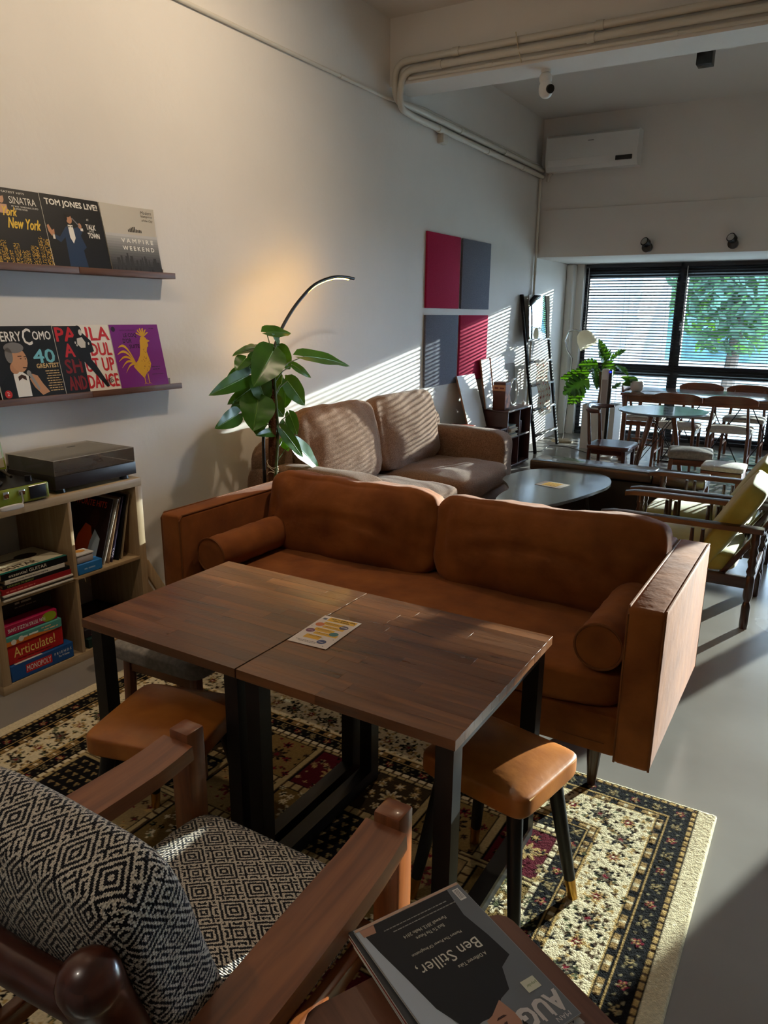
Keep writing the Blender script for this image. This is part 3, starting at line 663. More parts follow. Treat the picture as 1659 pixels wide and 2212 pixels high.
# records leaning in the upper right cube
lean = [(2.106, 2.207, (30, 16, 16), 'dark sleeve with a man in orange, first of the leaning records', 1), (2.124, 2.234, (206, 198, 184), 'cream sleeve with printed spine among the leaning records', 2), (2.150, 2.245, (150, 120, 90), 'brown sleeve among the leaning records', 0),
        (2.168, 2.262, (66, 58, 84), 'violet-grey sleeve among the leaning records', 3), (2.205, 2.282, (30, 28, 30), 'black sleeve second from the end of the leaning records', 0), (2.225, 2.298, (176, 158, 128), 'tan sleeve last of the leaning records', 0)]
for k, (yb, yt, c, lab, kd) in enumerate(lean):
    h = .312; ang = math.asin(min(.9, (yt-yb)/h)); 
    up = V((0, math.sin(ang), math.cos(ang))); M = frame((.352, yb+.0, .402), (-1, 0, 0), up)   # cover faces -y side, spine to the room
    M = frame((.05, yb, .402), (1, 0, 0), up)
    t = thing('leaning_record', lab, 'record sleeve', M=M, group='records leaning in the bookcase')
    B().box((0, 0, -.004), (.305, h, 0)).part('cover', ink(*c), t, world=False)
    if kd == 1:
        b_ = B(); b_.text('FAVORITE HITS', .03, .265, .24, .028, z=.0004, bold=.001); b_.part('lettering', ink(206, 70, 32), t, world=False, smooth=0, recalc=False)
        b_ = B(); b_.poly([(.09, .02), (.20, .02), (.21, .12), (.19, .17), (.15, .18), (.11, .12)], .0003); b_.part('orange_coat', ink(176, 66, 26), t, world=False, smooth=0, recalc=False)
        b_ = B(); b_.poly([(.19, .01), (.26, .01), (.265, .12), (.22, .16), (.20, .1)], .0005); b_.part('pale_shirt', ink(168, 184, 200), t, world=False, smooth=0, recalc=False)
        b_ = B(); b_.ell(.205, .21, .032, .045, .0005); b_.part('hair', ink(52, 26, 20), t, world=False, smooth=0, recalc=False)
    if kd in (2, 3):
        b_ = B(); b_.text('Sound & Lights (Middle East)' if kd == 2 else '702', -.0, 0, .26 if kd == 2 else .05, .010, z=0)
        b_.xf(Matrix.Translation((.3055, .02, -.0035)) @ Matrix.Rotation(PI/2, 4, 'Y') @ Matrix.Rotation(PI/2, 4, 'Z')).part('spine_lettering', ink(40, 36, 34) if kd == 2 else ink(190, 180, 200), t, world=False, smooth=0, recalc=False)
t, M = slab('card_box', 'bright blue carton at the front of the upper right cube', 'box', (.312, 1.963, .402), (.388, 2.093, .452), (44, 120, 190), None, [('', (150, 190, 226), .25, .4, .45, .2, 0)], r=.004)
t = thing('tin_box', 'pale printed tin standing on the bright blue carton', 'tin', (.33, 2.0, .453))
B().rbox((.315, 1.965, .4525), (.385, 2.052, .487), .008).part('tin', ink(176, 172, 176), t); B().rbox((.313, 1.963, .487), (.387, 2.054, .497), .005).part('lid', ink(206, 202, 200), t)
B().ell(.34, 2.01, .02, .028, .4975).part('lid_print', ink(214, 150, 70), t, recalc=False)

# --- black turntable with clear cover
tt = thing('turntable', 'black record player with a clear dust cover on the bookcase', 'turntable', (.2, 2.12, .78))
B().rbox((.035, 1.905, .80), (.375, 2.335, .858), .003).part('plinth', mat('black_ash', (34, 29, 30), (46, 40, 40), rough=.4, kind='wood', sc=(3, 60, 1)), tt)
for x in (.07, .34):
    for y in (1.95, 2.29): B().cyl((x, y, .781), (x, y, .80), .022, .018).part('foot', black_pl, tt)
pl = B().lathe([(.14, 0), (.145, .004), (.145, .014), (.13, .018), (.05, .0185), (.012, .019), (.004, .03)], (.2, 2.07, .859), 36).part('platter', mat('platter_grey', (52, 52, 54), rough=.3, metal=.4), tt)
B().cyl((.09, 2.27, .858), (.09, 2.27, .888), .026, .022).part('tonearm_base', black_pl, tt)
B().tube([(.06, 2.28, .893), (.12, 2.265, .895), (.25, 2.235, .89), (.30, 2.20, .884)], .005, 8).part('tonearm', chrome, tt)
B().cyl((.05, 2.285, .893), (.075, 2.277, .894), .014).part('counterweight', brass, tt)
B().rbox((.285, 2.17, .876), (.325, 2.195, .886), .003).part('cartridge', black_pl, tt)
lz0, lz1, e = .860, .925, .003
B().box((.037, 1.908, lz1-e), (.373, 2.332, lz1)).part('cover_top', lid_m, tt)
B().box((.370, 1.908, lz0), (.373, 2.332, lz1-e)).part('cover_front', lid_m, tt)
B().box((.037, 1.908, lz0), (.040, 2.332, lz1-e)).part('cover_back', lid_m, tt)
B().box((.040, 1.908, lz0), (.370, 1.911, lz1-e)).part('cover_side', lid_m, tt)
B().box((.040, 2.329, lz0), (.370, 2.332, lz1-e)).part('cover_side', lid_m, tt)
edge = mat('acrylic_edge', (206, 202, 196), rough=.2)
for p, q in (((.372, 1.909, lz1), (.372, 2.331, lz1)), ((.372, 1.909, lz1), (.038, 1.909, lz1)), ((.372, 2.331, lz1), (.372, 2.331, lz0)), ((.372, 1.909, lz1), (.372, 1.909, lz0)), ((.038, 1.909, lz1), (.038, 2.331, lz1)), ((.372, 2.331, lz1), (.038, 2.331, lz1))):
    B().cyl(p, q, .0009, n=5).part('cover_edge', edge, tt)
B().box((.12, 2.16, lz1), (.128, 2.20, lz1+.0006)).part('maker_badge', ink(40, 38, 38), tt)
# --- green suitcase record player, lid open
gr = mat('lime_vinyl', (134, 146, 40), (110, 124, 34), rough=.4, sc=(12, 12, 12), lo=.4, hi=.8)
sp = thing('suitcase_turntable', 'lime green suitcase record player with open lid on the bookcase', 'turntable', (.2, 1.7, .78))
B().rbox((.10, 1.50, .785), (.395, 1.862, .853), .008).part('case', gr, sp)
B().box((.108, 1.508, .853), (.388, 1.853, .8545)).part('deck', black_pl, sp)
B().lathe([(.09, 0), (.095, .006), (.09, .011), (.01, .012), (.003, .02)], (.25, 1.64, .855), 28).part('platter', mat('rubber_mat', (40, 42, 46), rough=.5), sp)
B().tube([(.16, 1.80, .88), (.20, 1.79, .884), (.30, 1.76, .878)], .006, 8).part('tonearm', black_pl, sp)
B().cyl((.17, 1.80, .855), (.17, 1.80, .885), .016).part('tonearm_base', black_pl, sp)
B().cyl((.33, 1.815, .855), (.33, 1.815, .878), .014).part('knob', black_pl, sp); B().rbox((.14, 1.70, .856), (.19, 1.74, .89), .006).part('arm_rest', black_pl, sp)
B().rbox((.3945, 1.772, .795), (.3975, 1.845, .845), .006).part('speaker_grille', ink(26, 26, 30), sp)
B().tube([(.397, 1.769, .792), (.397, 1.848, .792), (.397, 1.848, .848), (.397, 1.769, .848)], .0015, 6, closed=True).part('grille_rim', chrome, sp)
for y in (1.60, 1.735): B().rbox((.395, y-.014, .82), (.402, y+.014, .842), .003).part('handle_mount', chrome, sp)
B().rbox((.395, 1.655, .815), (.402, 1.68, .845), .003).part('latch', chrome, sp)
B().tube([(.400, 1.605, .833), (.415, 1.61, .80), (.428, 1.63, .782), (.43, 1.665, .779), (.428, 1.71, .782), (.415, 1.728, .80), (.400, 1.733, .833)], .0045, 8).part('handle', chrome, sp)
B().cush((.43, 1.668, .787), (.014, .10, .022), n=8, p=4, puff=0).part('handle_grip', ink(206, 200, 190), sp)
ld = B().rbox((0, 0, 0), (.045, .362, .25), .01).xf(Matrix.Translation((.075, 1.50, .862)) @ Matrix.Rotation(-.2, 4, 'Y')).part('lid', gr, sp)
B().rbox((.0455, .012, .012), (.047, .35, .238), .001).xf(Matrix.Translation((.075, 1.50, .862)) @ Matrix.Rotation(-.2, 4, 'Y')).part('lid_lining', ink(180, 168, 140), sp)
B().cyl((.11, 1.868, .86), (.11, 1.868, .885), .004, n=6).part('hinge', chrome, sp)
# plank leaning between bookcase and sofa
lb = thing('leaning_plank', 'pale wooden plank leaning between the bookcase and the tan sofa', 'plank', (.33, 2.5, 0))
B().beam((.33, 2.376, .335), (.33, 2.559, .012), .05, .018, up=(1, 0, 0), r=.002).part('plank', oak_k, lb); B().beam((.20, 2.376, .335), (.20, 2.559, .012), .05, .018, up=(1, 0, 0), r=.002).part('plank', oak_k, lb)
B().box((.215, 2.428, .23), (.315, 2.443, .25)).part('cross_bar', darkwood, lb)
# ================================================================ rug
def rug():
    x0, x1, y0, y1, res = .62, 3.01, .50, 2.29, .004
    nx, ny = int((x1-x0)/res), int((y1-y0)/res)
    xs = np.linspace(x0, x1, nx+1); ys = np.linspace(y0, y1, ny+1); X, Y = np.meshgrid(xs, ys)
    rng = np.random.default_rng(4)
    c = lambda r, g, b: np.array(lin((r, g, b))[:3])
    CREAM, GOLD, DARK, TAN, RED_, BRN, GRN = c(214, 200, 166), c(176, 146, 92), c(22, 21, 22), c(150, 122, 78), c(112, 26, 42), c(74, 56, 40), c(88, 92, 66)
    P = np.zeros(X.shape+(3,))
    fr = .055; dx = np.minimum(X-x0, x1-X)-fr; dy = np.minimum(Y-y0, y1-Y)-.008; d = np.minimum(dx, dy)
    along = np.where(dx < dy, Y, X)
    bands = [(-1, 0, CREAM), (0, .018, GOLD), (.018, .075, DARK), (.075, .083, GOLD), (.083, .105, TAN), (.105, .112, GOLD), (.112, .245, CREAM), (.245, .252, GOLD), (.252, .274, TAN), (.274, .28, GOLD), (.28, .325, DARK), (.325, .345, CREAM)]
    P[:] = TAN
    for a, b, col in bands: P[(d >= a) & (d < b)] = col
    # little squares in the guard stripes, dots in the gold stripe
    for a, b in ((.083, .105), (.252, .274)):
        m = (d >= a) & (d < b); P[m & ((along*100 % 7.5) < 2.4)] = DARK; P[m & (np.abs((along*100 % 7.5)-5) < .5)] = CREAM
    m = (d >= .0) & (d < .018); P[m & ((along*100 % 2.6) < .9)] = BRN
    m = (d >= .325) & (d < .345); P[m & ((along*100 % 3.2) < .8)] = BRN
    for e in (.0, .018, .083, .105, .252, .274, .325, .345): P[np.abs(d-e) < .0022] = DARK*.8
    # field of square panels
    fx0, fx1, fy0, fy1 = x0+fr+.345, x1-fr-.345, y0+.353, y1-.353
    inn = d >= .345; cell = .236
    gi = np.floor((X-fx0)/cell); gj = np.floor((Y-fy1)/cell); u = ((X-fx0)/cell) % 1; v = ((Y-fy1)/cell) % 1
    pal = [c(134, 110, 66), c(28, 27, 30), c(84, 22, 34), c(152, 130, 90), c(62, 52, 38), c(118, 96, 56)]
    kk = ((gi*2+gj*3+np.floor(gj/2)) % 6).astype(int)
    for q in range(6): P[inn & (kk == q)] = pal[q]
    eb = np.minimum(np.minimum(u, 1-u), np.minimum(v, 1-v)); P[inn & (eb < .065)] = c(176, 156, 112); P[inn & (eb < .065) & (((along*100) % 3.4) < .7)] = BRN
    P[inn & (np.abs(eb-.065) < .012)] = DARK
    # stamped flowers and vines
    def stamp(cx, cy, r, cols, pet=5, a0=0.0, sq=1.0):
        i0, i1 = max(0, int((cx-r-x0)/res)), min(nx+1, int((cx+r-x0)/res)+2); j0, j1 = max(0, int((cy-r-y0)/res)), min(ny+1, int((cy+r-y0)/res)+2)
        if i1 <= i0 or j1 <= j0: return
        xx = X[j0:j1, i0:i1]-cx; yy = (Y[j0:j1, i0:i1]-cy)*sq; R = np.hypot(xx, yy); A = np.arctan2(yy, xx)+a0
        rim = r*(.72+.28*np.cos(pet*A))
        sub = P[j0:j1, i0:i1]; sub[R < rim] = cols[0]
        if len(cols) > 1: sub[R < rim*.62] = cols[1]
        if len(cols) > 2: sub[R < rim*.3] = cols[2]
    # wide cream border: mirrored flowers, sprigs
    def border(dist, spacing, fn):
        for (ax, lo_, hi_) in (('x', x0+fr+dist, x1-fr-dist), ('y', y0+.008+dist, y1-.008-dist)):
            n = max(2, int((hi_-lo_)/spacing))
            for s_ in (0, 1):
                for k in range(n+1):
                    p = lo_+(hi_-lo_)*k/n
                    if ax == 'x': q = (p, (y0+.008+dist) if s_ == 0 else (y1-.008-dist))
                    else: q = ((x0+fr+dist) if s_ == 0 else (x1-fr-dist), p)
                    fn(q[0], q[1], k)
    def sprig(x, y, k):
        for _ in range(7):
            stamp(x+rng.normal(0, .020), y+rng.normal(0, .020), rng.uniform(.005, .010), [[GOLD, BRN, DARK, GRN][rng.integers(4)]], 3, rng.uniform(0, 6))
    def flower(x, y, k):
        sprig(x, y, k); sprig(x, y, k)
        if k % 2: stamp(x, y, .034, [DARK, c(120, 112, 92), RED_], 6); stamp(x+.02, y-.02, .016, [DARK, TAN], 4)
        else: stamp(x, y, .024, [GOLD, RED_, CREAM], 7)
    border(.178, .085, flower)
    [border(q_, .046, sprig) for q_ in (.134, .222)]
    def dk(x, y, k): stamp(x, y, .016, [[c(140, 122, 82), DARK, c(160, 140, 100)], [RED_, GOLD, DARK]][k % 2], 5)
    for dd, sp_ in ((.047, .07), (.302, .065)):
        border(dd, sp_, dk); border(dd+.012, sp_*.43, lambda x, y, k: stamp(x, y, .006, [c(126, 116, 88)], 3, k)); border(dd-.012, sp_*.43, lambda x, y, k: stamp(x, y, .006, [c(126, 116, 88)], 3, k))
    nI, nJ = int((fx1-fx0)/cell)+1, int((fy1-fy0)/cell)+1
    for i in range(nI):
        for j in range(1, nJ+1):
            bx, by = fx0+i*cell, fy1-j*cell; q = int((i*2-j*3+math.floor(-j/2)) % 6)
            fg = {0: [BRN, RED_, DARK], 1: [GOLD, c(120, 110, 80), CREAM], 2: [c(150, 128, 92), DARK, GOLD], 3: [BRN, GOLD, RED_], 4: [GOLD, TAN, CREAM], 5: [DARK, GRN, CREAM]}[q]
            if q == 1:
                for a in range(6):
                    for b in range(6): stamp(bx+.03+a*.035+(.017 if b % 2 else 0), by+.03+b*.034, .011, [fg[0], fg[1]], 3, 1.57)
            else:
                for _ in range(13):
                    du, dv, rr = rng.uniform(.02, .112), rng.uniform(.02, .216), rng.uniform(.006, .017)
                    cs_ = [fg[rng.integers(3)], fg[rng.integers(3)], fg[rng.integers(3)]]; pt = int(rng.integers(4, 8))
                    for sx in (1, -1): stamp(bx+cell/2+sx*(cell/2-du), by+dv, rr, cs_, pt)
                stamp(bx+cell/2, by+cell/2, .04, [fg[2], fg[0], fg[1]], 8); stamp(bx+cell/2, by+cell*.78, .022, [fg[1], fg[2]], 6)
    P *= (.86+.28*rng.random(X.shape))[..., None]
    Zg = np.full(X.shape, .0095)+rng.normal(0, .0005, X.shape); Zg[0, :] = Zg[-1, :] = Zg[:, 0] = Zg[:, -1] = .0004
    lum = P.mean(-1); Zg[1:-1, 1:-1] += (lum[1:-1, 1:-1] > .15)*.0008
    vs = np.stack([X.ravel(), Y.ravel(), Zg.ravel()], -1)
    idx = np.arange((nx+1)*(ny+1)).reshape(ny+1, nx+1)
    fs = np.stack([idx[:-1, :-1].ravel(), idx[:-1, 1:].ravel(), idx[1:, 1:].ravel(), idx[1:, :-1].ravel()], -1)
    me = bpy.data.meshes.new('persian_rug'); me.from_pydata(vs, [], fs); me.update()
    ca = me.color_attributes.new('pattern', 'FLOAT_COLOR', 'POINT'); ca.data.foreach_set('color', np.concatenate([P.reshape(-1, 3), np.ones((P.shape[0]*P.shape[1], 1))], 1).ravel().astype(np.float32))
    me.shade_smooth(); o = bpy.data.objects.new('persian_rug', me); COL.objects.link(o)
    me.materials.append(mat('rug_pile', (200, 190, 160), rough=.95, attr='pattern', bump=.35, bsc=260, sheen=0, spec=.05))
    tag(o, 'patterned oriental rug in cream, gold and black under the tables', 'rug')
rug()
FZ = .011   # top of the rug pile

# ================================================================ tan suede sofa
sf = thing('suede_sofa', 'tan suede three-seat sofa with bolsters facing the wooden tables', 'sofa', (1.755, 2.6, 0))
def arm(xa, xb, lab):
    b = B().rbox((xa, 2.17, .157), (xb, 3.02, .692), .016, 3)
    a = b.part('armrest', suede, sf)
    for x in (xa+.004, xb-.004):
        B().tube([(x, 2.176, .16), (x, 2.173, .67), (x, 2.19, .690), (x, 3.0, .690), (x, 3.017, .67), (x, 3.017, .16)], .0042, 6).part('piping', suede_pipe, a)
arm(.70, .815, 'l'); arm(2.695, 2.81, 'r')
B().rbox((.815, 2.20, .157), (2.695, 2.99, .30), .012).part('seat_base', suede, sf)
bk_ = B().rbox((.815, 2.87, .30), (2.695, 3.015, .70), .02, 3).part('back_frame', suede, sf)
B().tube([(.82, 2.878, .698), (2.69, 2.878, .698)], .004, 6).part('piping', suede_pipe, bk_)
b = B().cush((1.755, 2.535, .362), (1.878, .68, .15), n=20, p=8, puff=.06, wr=.004, seed=2, ws=5); b.part('seat_cushion', suede, sf, smooth=80)
for k, (xa, xb, zt, sd_) in enumerate(((.825, 1.752, .80, 3), (1.742, 2.70, .805, 8))):
    w = xb-xa; h = zt-.41
    b = B().cush((0, 0, 0), (w, .185, h+.02), n=26, p=5.5, puff=.30, wr=.014, seed=sd_, ws=7, ax=1)
    # gathered top corners, sagging top edge
    nv = []
    for x, y, z in b.v:
        u = x/(w/2); v = z/(h/2); z2 = z-.018*(1-u*u)*max(0, v)+.010*max(0, v)*abs(u)**6
        y2 = y+.010*math.sin(u*9+v*2)*max(0, abs(u)-.6)*2
        y2 += -.012*math.exp(-((v+.35*u*u*2-.1)/.10)**2)*(1-u*u)*(1 if y < 0 else 0)*(-1)
        if k: z2 += .012*u*max(0, v)
        nv.append((x, y2, z2))
    b.v = nv
    M = Matrix.Translation(((xa+xb)/2, 2.795, .41+h/2)) @ Matrix.Rotation(-.17, 4, 'X')
    b.xf(M); cu_ = b.part('back_cushion', suede, sf, smooth=80)
    hw, hh = w/2*.985, h/2*.97
    pts = []
    for a in np.linspace(0, 2*PI, 60, endpoint=False):
        ca, sa = math.cos(a), math.sin(a); m_ = (abs(ca)**7+abs(sa)**7)**(1/7); pts.append(M @ V((ca/m_*hw, 0, sa/m_*hh-.018*(1-(ca/m_)**2)*max(0, sa/m_))))
    B().tube(pts, .003, 5, closed=True).part('seam', suede_pipe, cu_)
for x, y0, y1 in ((.91, 2.25, 2.72), (2.605, 2.235, 2.72)):
    zc = .512; r = .078
    b = B(); yy = np.linspace(y0, y1, 14); b.tube([(x, y, zc) for y in yy], [r*.93]+[r*(1+.02*math.sin(i*2.1)) for i in range(12)]+[r*.93], 28)
    bo = b.part('bolster', suede, sf, smooth=60)
    for y in (y0, y1): B().tube([(x+r*math.cos(a), y, zc+r*math.sin(a)) for a in np.linspace(0, 2*PI, 28, endpoint=False)], .0045, 6, closed=True).part('piping', suede_pipe, bo)
for x in (.86, 2.62):
    for y, z in ((2.245, FZ), (2.95, 0)): B().cyl((x, y, z), (x, y, .157), .014, .026).part('leg', darkwood, sf)
for x in (2.50,): B().tube([(x, 2.196, .20), (x+.16, 2.196, .20)], .0015, 5).part('seam', suede_pipe, sf)

# ================================================================ wooden tables
def wtable(x0, x1, lab):
    t = thing('wooden_table', lab, 'table', ((x0+x1)/2, 1.6, 0), 0, 'wooden-topped tables pushed together')
    y0, y1, zt = 1.285, 1.915, .66
    # butcher-block boards
    rg_ = random.Random(int(x0*100)); rows = 13; h_ = (y1-y0)/rows
    tp = B().box((x0+.001, y0+.001, zt-.0255), (x1-.001, y1-.001, zt-.006)).part('table_top', table_w, t)
    for i in range(rows):
        cuts = [x0]; x = x0+rg_.uniform(.12, .35)
        while x < x1-.1: cuts.append(x); x += rg_.uniform(.2, .42)
        cuts.append(x1)
        for a_, b_ in zip(cuts, cuts[1:]): B().rbox((a_+.0001, y0+i*h_+.0001, zt-.026), (b_-.0001, y0+(i+1)*h_-.0001, zt), .0004, 1).part('stave', table_w, tp)
    for xx in (x0+.012, x1-.012-.045):
        for y in (y0+.02, y1-.065):
            B().box((xx, y, FZ), (xx+.045, y+.045, zt-.027)).part('leg', black_m, t)
        B().box((xx, y0+.065, FZ), (xx+.045, y1-.065, FZ+.045)).part('floor_rail', black_m, t)
        B().box((xx, y0+.065, zt-.055), (xx+.045, y1-.065, zt-.027)).part('top_rail', black_m, t)
    return t
wtable(1.33, 1.9275, 'dark wooden table with black steel frame, the half nearer the bookcase')
wtable(1.932, 2.552, 'dark wooden table with black steel frame, the half nearer the leather stool at right')

fl = thing('flyer', 'cream flyer with yellow print lying across the wooden tables', 'flyer', M=frame((1.936, 1.49, .6612), (.126, .008, 0), (-.008, .198, 0)))
fw, fh = .126, .198
B().rbox((0, 0, 0), (fw, fh, .0012), .0004, 1).part('sheet', ink(222, 206, 196), fl, world=False)
def fprint(name, col, fn, z):
    b = B(); fn(b); b.v = [(x*fw, y*fh, z+zz) for x, y, zz in b.v]; b.part(name, ink(*col), fl, world=False, smooth=0, recalc=False, kind='stuff' if name in ('lettering', 'icon_marks', 'corner_marks') else None)
fprint('yellow_panel', (226, 172, 62), lambda b: (b.rect(.2, .84, .93, .97), b.rect(.22, .70, .75, .80), b.rect(.3, .60, .85, .68), b.rect(.2, .46, .70, .57), b.rect(.3, .36, .9, .44), b.rect(.2, .2, .6, .32)), .0014)
fprint('lettering', (70, 50, 30), lambda b: (b.text('HOW TO SUPPORT OUR', .26, .91, .62, .035, bold=.004), b.text('SMALL BUSINESS', .36, .86, .42, .03, bold=.003), *[b.dashes(.26+.1*(k % 2), .76-.115*k, .34, .012, seed=k) for k in range(5)], *[b.dashes(.26+.1*(k % 2), .735-.115*k, .4, .007, seed=k+9) for k in range(5)], b.dashes(.12, .11, .62, .014), b.dashes(.2, .075, .46, .012)), .0016)
for cx, cy, col in ((.18, .68, (206, 116, 70)), (.78, .72, (90, 84, 110)), (.16, .44, (120, 70, 96)), (.76, .46, (70, 120, 124)), (.72, .17, (70, 84, 130))):
    fprint('round_icon', col, lambda b: b.ell(cx, cy, .11, .066), .0015)
fprint('icon_marks', (222, 206, 196), lambda b: (b.rect(.70, .715, .86, .725), b.rect(.70, .73, .86, .738), b.rect(.10, .438, .22, .446), b.rect(.66, .15, .78, .162)), .0018)
fprint('corner_marks', (84, 84, 96), lambda b: (b.rect(.07, .86, .17, .92), b.ell(.9, .9, .015, .01), b.ell(.06, .58, .012, .008), b.ell(.9, .3, .012, .008), b.ell(.86, .06, .014, .01)), .0015)

# ================================================================ stools
def pad(b, w, d, z0, z1): return b.cush((0, 0, (z0+z1)/2), (w, d, z1-z0), n=14, p=9, puff=.22)
def leather_stool(lab, loc, rz, w, d):
    t = thing('leather_stool', lab, 'stool', loc, rz, 'saddle leather stools'); zt = .452
    pad(B(), w, d, zt-.07, zt).part('seat', leather, t, world=False, smooth=70)
    B().tube([(w/2*.985, -d/2*.78, zt-.014), (w/2*.985, d/2*.78, zt-.014)], .0016, 5).part('stitching', ink(206, 170, 120), t, world=False)
    B().box((-w/2+.03, -d/2+.03, zt-.078), (w/2-.03, d/2-.03, zt-.066)).part('under_board', black_m, t, world=False)
    for sx in (-1, 1):
        for sy in (-1, 1):
            a = V((sx*(w/2-.05), sy*(d/2-.05), zt-.075)); q = V((sx*(w/2+.005), sy*(d/2+.005), 0)); m_ = q+(a-q)*.17
            l = B().cyl(m_, a, .0155, .021).part('leg', black_m, t, world=False); B().cyl(q, m_, .013, .0155).part('brass_tip', brass, l, world=False)
    return t
leather_stool('tan leather stool half in sunlight at the right end of the tables', (2.535, 1.597, FZ), -.19, .315, .285)
leather_stool('tan leather stool tucked under the left table, near the patterned armchair', (1.675, 1.275, FZ), .285, .325, .32)
gs = thing('fabric_stool', 'grey padded stool with wooden legs under the left table, beside the bookcase', 'stool', (1.325, 1.69, FZ), .05)
pad(B(), .40, .34, .375, .44).part('seat', greyfab, gs, world=False, smooth=70)
for sx in (-1, 1):
    for sy in (-1, 1): B().beam((sx*.16, sy*.13, 0), (sx*.15, sy*.12, .378), .032, .032, up=(0, 1, 0), r=.005).part('leg', chair_w, gs, world=False)
B().box((-.14, -.13, .33), (.14, -.112, .375)).part('apron', chair_w, gs, world=False); B().box((-.14, .112, .33), (.14, .13, .375)).part('apron', chair_w, gs, world=False)

# ================================================================ patterned armchair
def ikat():
    m = bpy.data.materials.new('woven_diamonds'); m.use_nodes = True; nt = m.node_tree; N = nt.nodes; L = nt.links; p = N['Principled BSDF']
    p.inputs['Roughness'].default_value = .9; p.inputs['Specular IOR Level'].default_value = .15; p.inputs['Sheen Weight'].default_value = .2
    tc = N.new('ShaderNodeTexCoord'); sx = N.new('ShaderNodeSeparateXYZ'); L.new(tc.outputs['UV'], sx.inputs[0])
    def mth(op, a, b=None, c=None):
        n = N.new('ShaderNodeMath'); n.operation = op
        for i, v in enumerate((a, b, c)):
            if v is None: continue
            if isinstance(v, (int, float)): n.inputs[i].default_value = v
            else: L.new(v, n.inputs[i])
        return n.outputs[0]
    ST = .0021   # one stitch
    U = mth('MULTIPLY', mth('FLOOR', mth('DIVIDE', sx.outputs[0], ST)), ST); Vv = mth('MULTIPLY', mth('FLOOR', mth('DIVIDE', sx.outputs[1], ST*1.15)), ST*1.15)
    def diamond(pu, pv, ou, ov):
        a = mth('ABSOLUTE', mth('SUBTRACT', mth('FRACT', mth('ADD', mth('DIVIDE', U, pu), ou)), .5)); b = mth('ABSOLUTE', mth('SUBTRACT', mth('FRACT', mth('ADD', mth('DIVIDE', Vv, pv), ov)), .5))
        return mth('ADD', a, b)
    d1 = diamond(.070, .092, 0, 0)          # 0 at the centre of big diamonds, 1 at the lattice of the others
    r1 = mth('LESS_THAN', mth('FRACT', mth('MULTIPLY', d1, 6.6)), .46)
    d2 = diamond(.035, .046, 0, 0); r2 = mth('LESS_THAN', mth('FRACT', mth('MULTIPLY', d2, 3.4)), .5)
    sel = mth('LESS_THAN', d1, .52)
    pat = mth('ADD', mth('MULTIPLY', r1, sel), mth('MULTIPLY', r2, mth('SUBTRACT', 1, sel)))
    # the weft: every other stitch row shows a little dark dot
    wu = mth('FRACT', mth('DIVIDE', sx.outputs[0], ST*2)); wv = mth('FRACT', mth('DIVIDE', sx.outputs[1], ST*2.3))
    dot = mth('MULTIPLY', mth('LESS_THAN', wu, .4), mth('LESS_THAN', wv, .4)); pat2 = mth('MAXIMUM', mth('SUBTRACT', pat, mth('MULTIPLY', dot, .55)), 0)
    mx = N.new('ShaderNodeMix'); mx.data_type = 'RGBA'; L.new(pat2, mx.inputs[0]); mx.inputs[6].default_value = lin((24, 24, 32)); mx.inputs[7].default_value = lin((226, 214, 196))
    L.new(mx.outputs[2], p.inputs['Base Color'])
    bm_ = N.new('ShaderNodeBump'); bm_.inputs['Strength'].default_value = .5; bm_.inputs['Distance'].default_value = .001
    L.new(mth('ADD', mth('SINE', mth('MULTIPLY', sx.outputs[0], 2*PI/ST/2)), mth('SINE', mth('MULTIPLY', sx.outputs[1], 2*PI/ST/2.3))), bm_.inputs['Height']); L.new(bm_.outputs[0], p.inputs['Normal'])
    return m
ikat_m = ikat()
ch = thing('patterned_armchair', 'wooden armchair with black and cream diamond-weave cushions in the foreground', 'armchair', (2.23, .85, 0))
B().cush((2.215, .86, .340), (.48, .50, .110), n=20, p=9, puff=.12, wr=.002, ws=5).part('seat_cushion', ikat_m, ch, smooth=80)
Mb = Matrix.Translation((2.215, .595, .60)) @ Matrix.Rotation(.27, 4, 'X')
B().cush((0, 0, 0), (.50, .15, .46), n=22, p=6, puff=.18, wr=.004, ws=5, ax=1).xf(Mb).part('back_cushion', ikat_m, ch, smooth=80)
def armch(x, sgn):
    p0, p1 = V((x, 1.075, .0)), V((x+sgn*.035, .50, 0))
    B().rbox((x-.03, 1.06, FZ), (x+.03, 1.115, .605), .006).part('front_post', honey, ch)
    # arm board with a scooped front end
    b = B(); n = 12; vs = []
    for i in range(n+1):
        s_ = i/n; y = 1.06-.60*s_; xx = x+sgn*.02*s_; wd = .048+.006*math.sin(s_*PI); z = .572+.012*math.exp(-((s_-.02)/.06)**2)-.01*s_
        vs += [(xx-wd, y, z-.034), (xx+wd, y, z-.034), (xx+wd*.96, y, z), (xx-wd*.96, y, z)]
    fs = [(i*4+j, i*4+(j+1) % 4, i*4+4+(j+1) % 4, i*4+4+j) for i in range(n) for j in range(4)]+[(3, 2, 1, 0), (n*4, n*4+1, n*4+2, n*4+3)]
    b.add(vs, fs).part('arm_board', honey, ch)
    B().beam((x+sgn*.005, .62, FZ), (x+sgn*.015, .50, .545), .045, .05, up=(1, 0, 0), r=.006).part('rear_post', honey, ch)
armch(1.955, -1); armch(2.515, 1)
B().rbox((1.985, 1.05, .255), (2.485, 1.085, .315), .004).part('front_rail', honey, ch)
for x in (1.985, 2.455): B().rbox((x, .52, .26), (x+.03, 1.05, .30), .004).part('side_rail', honey, ch)
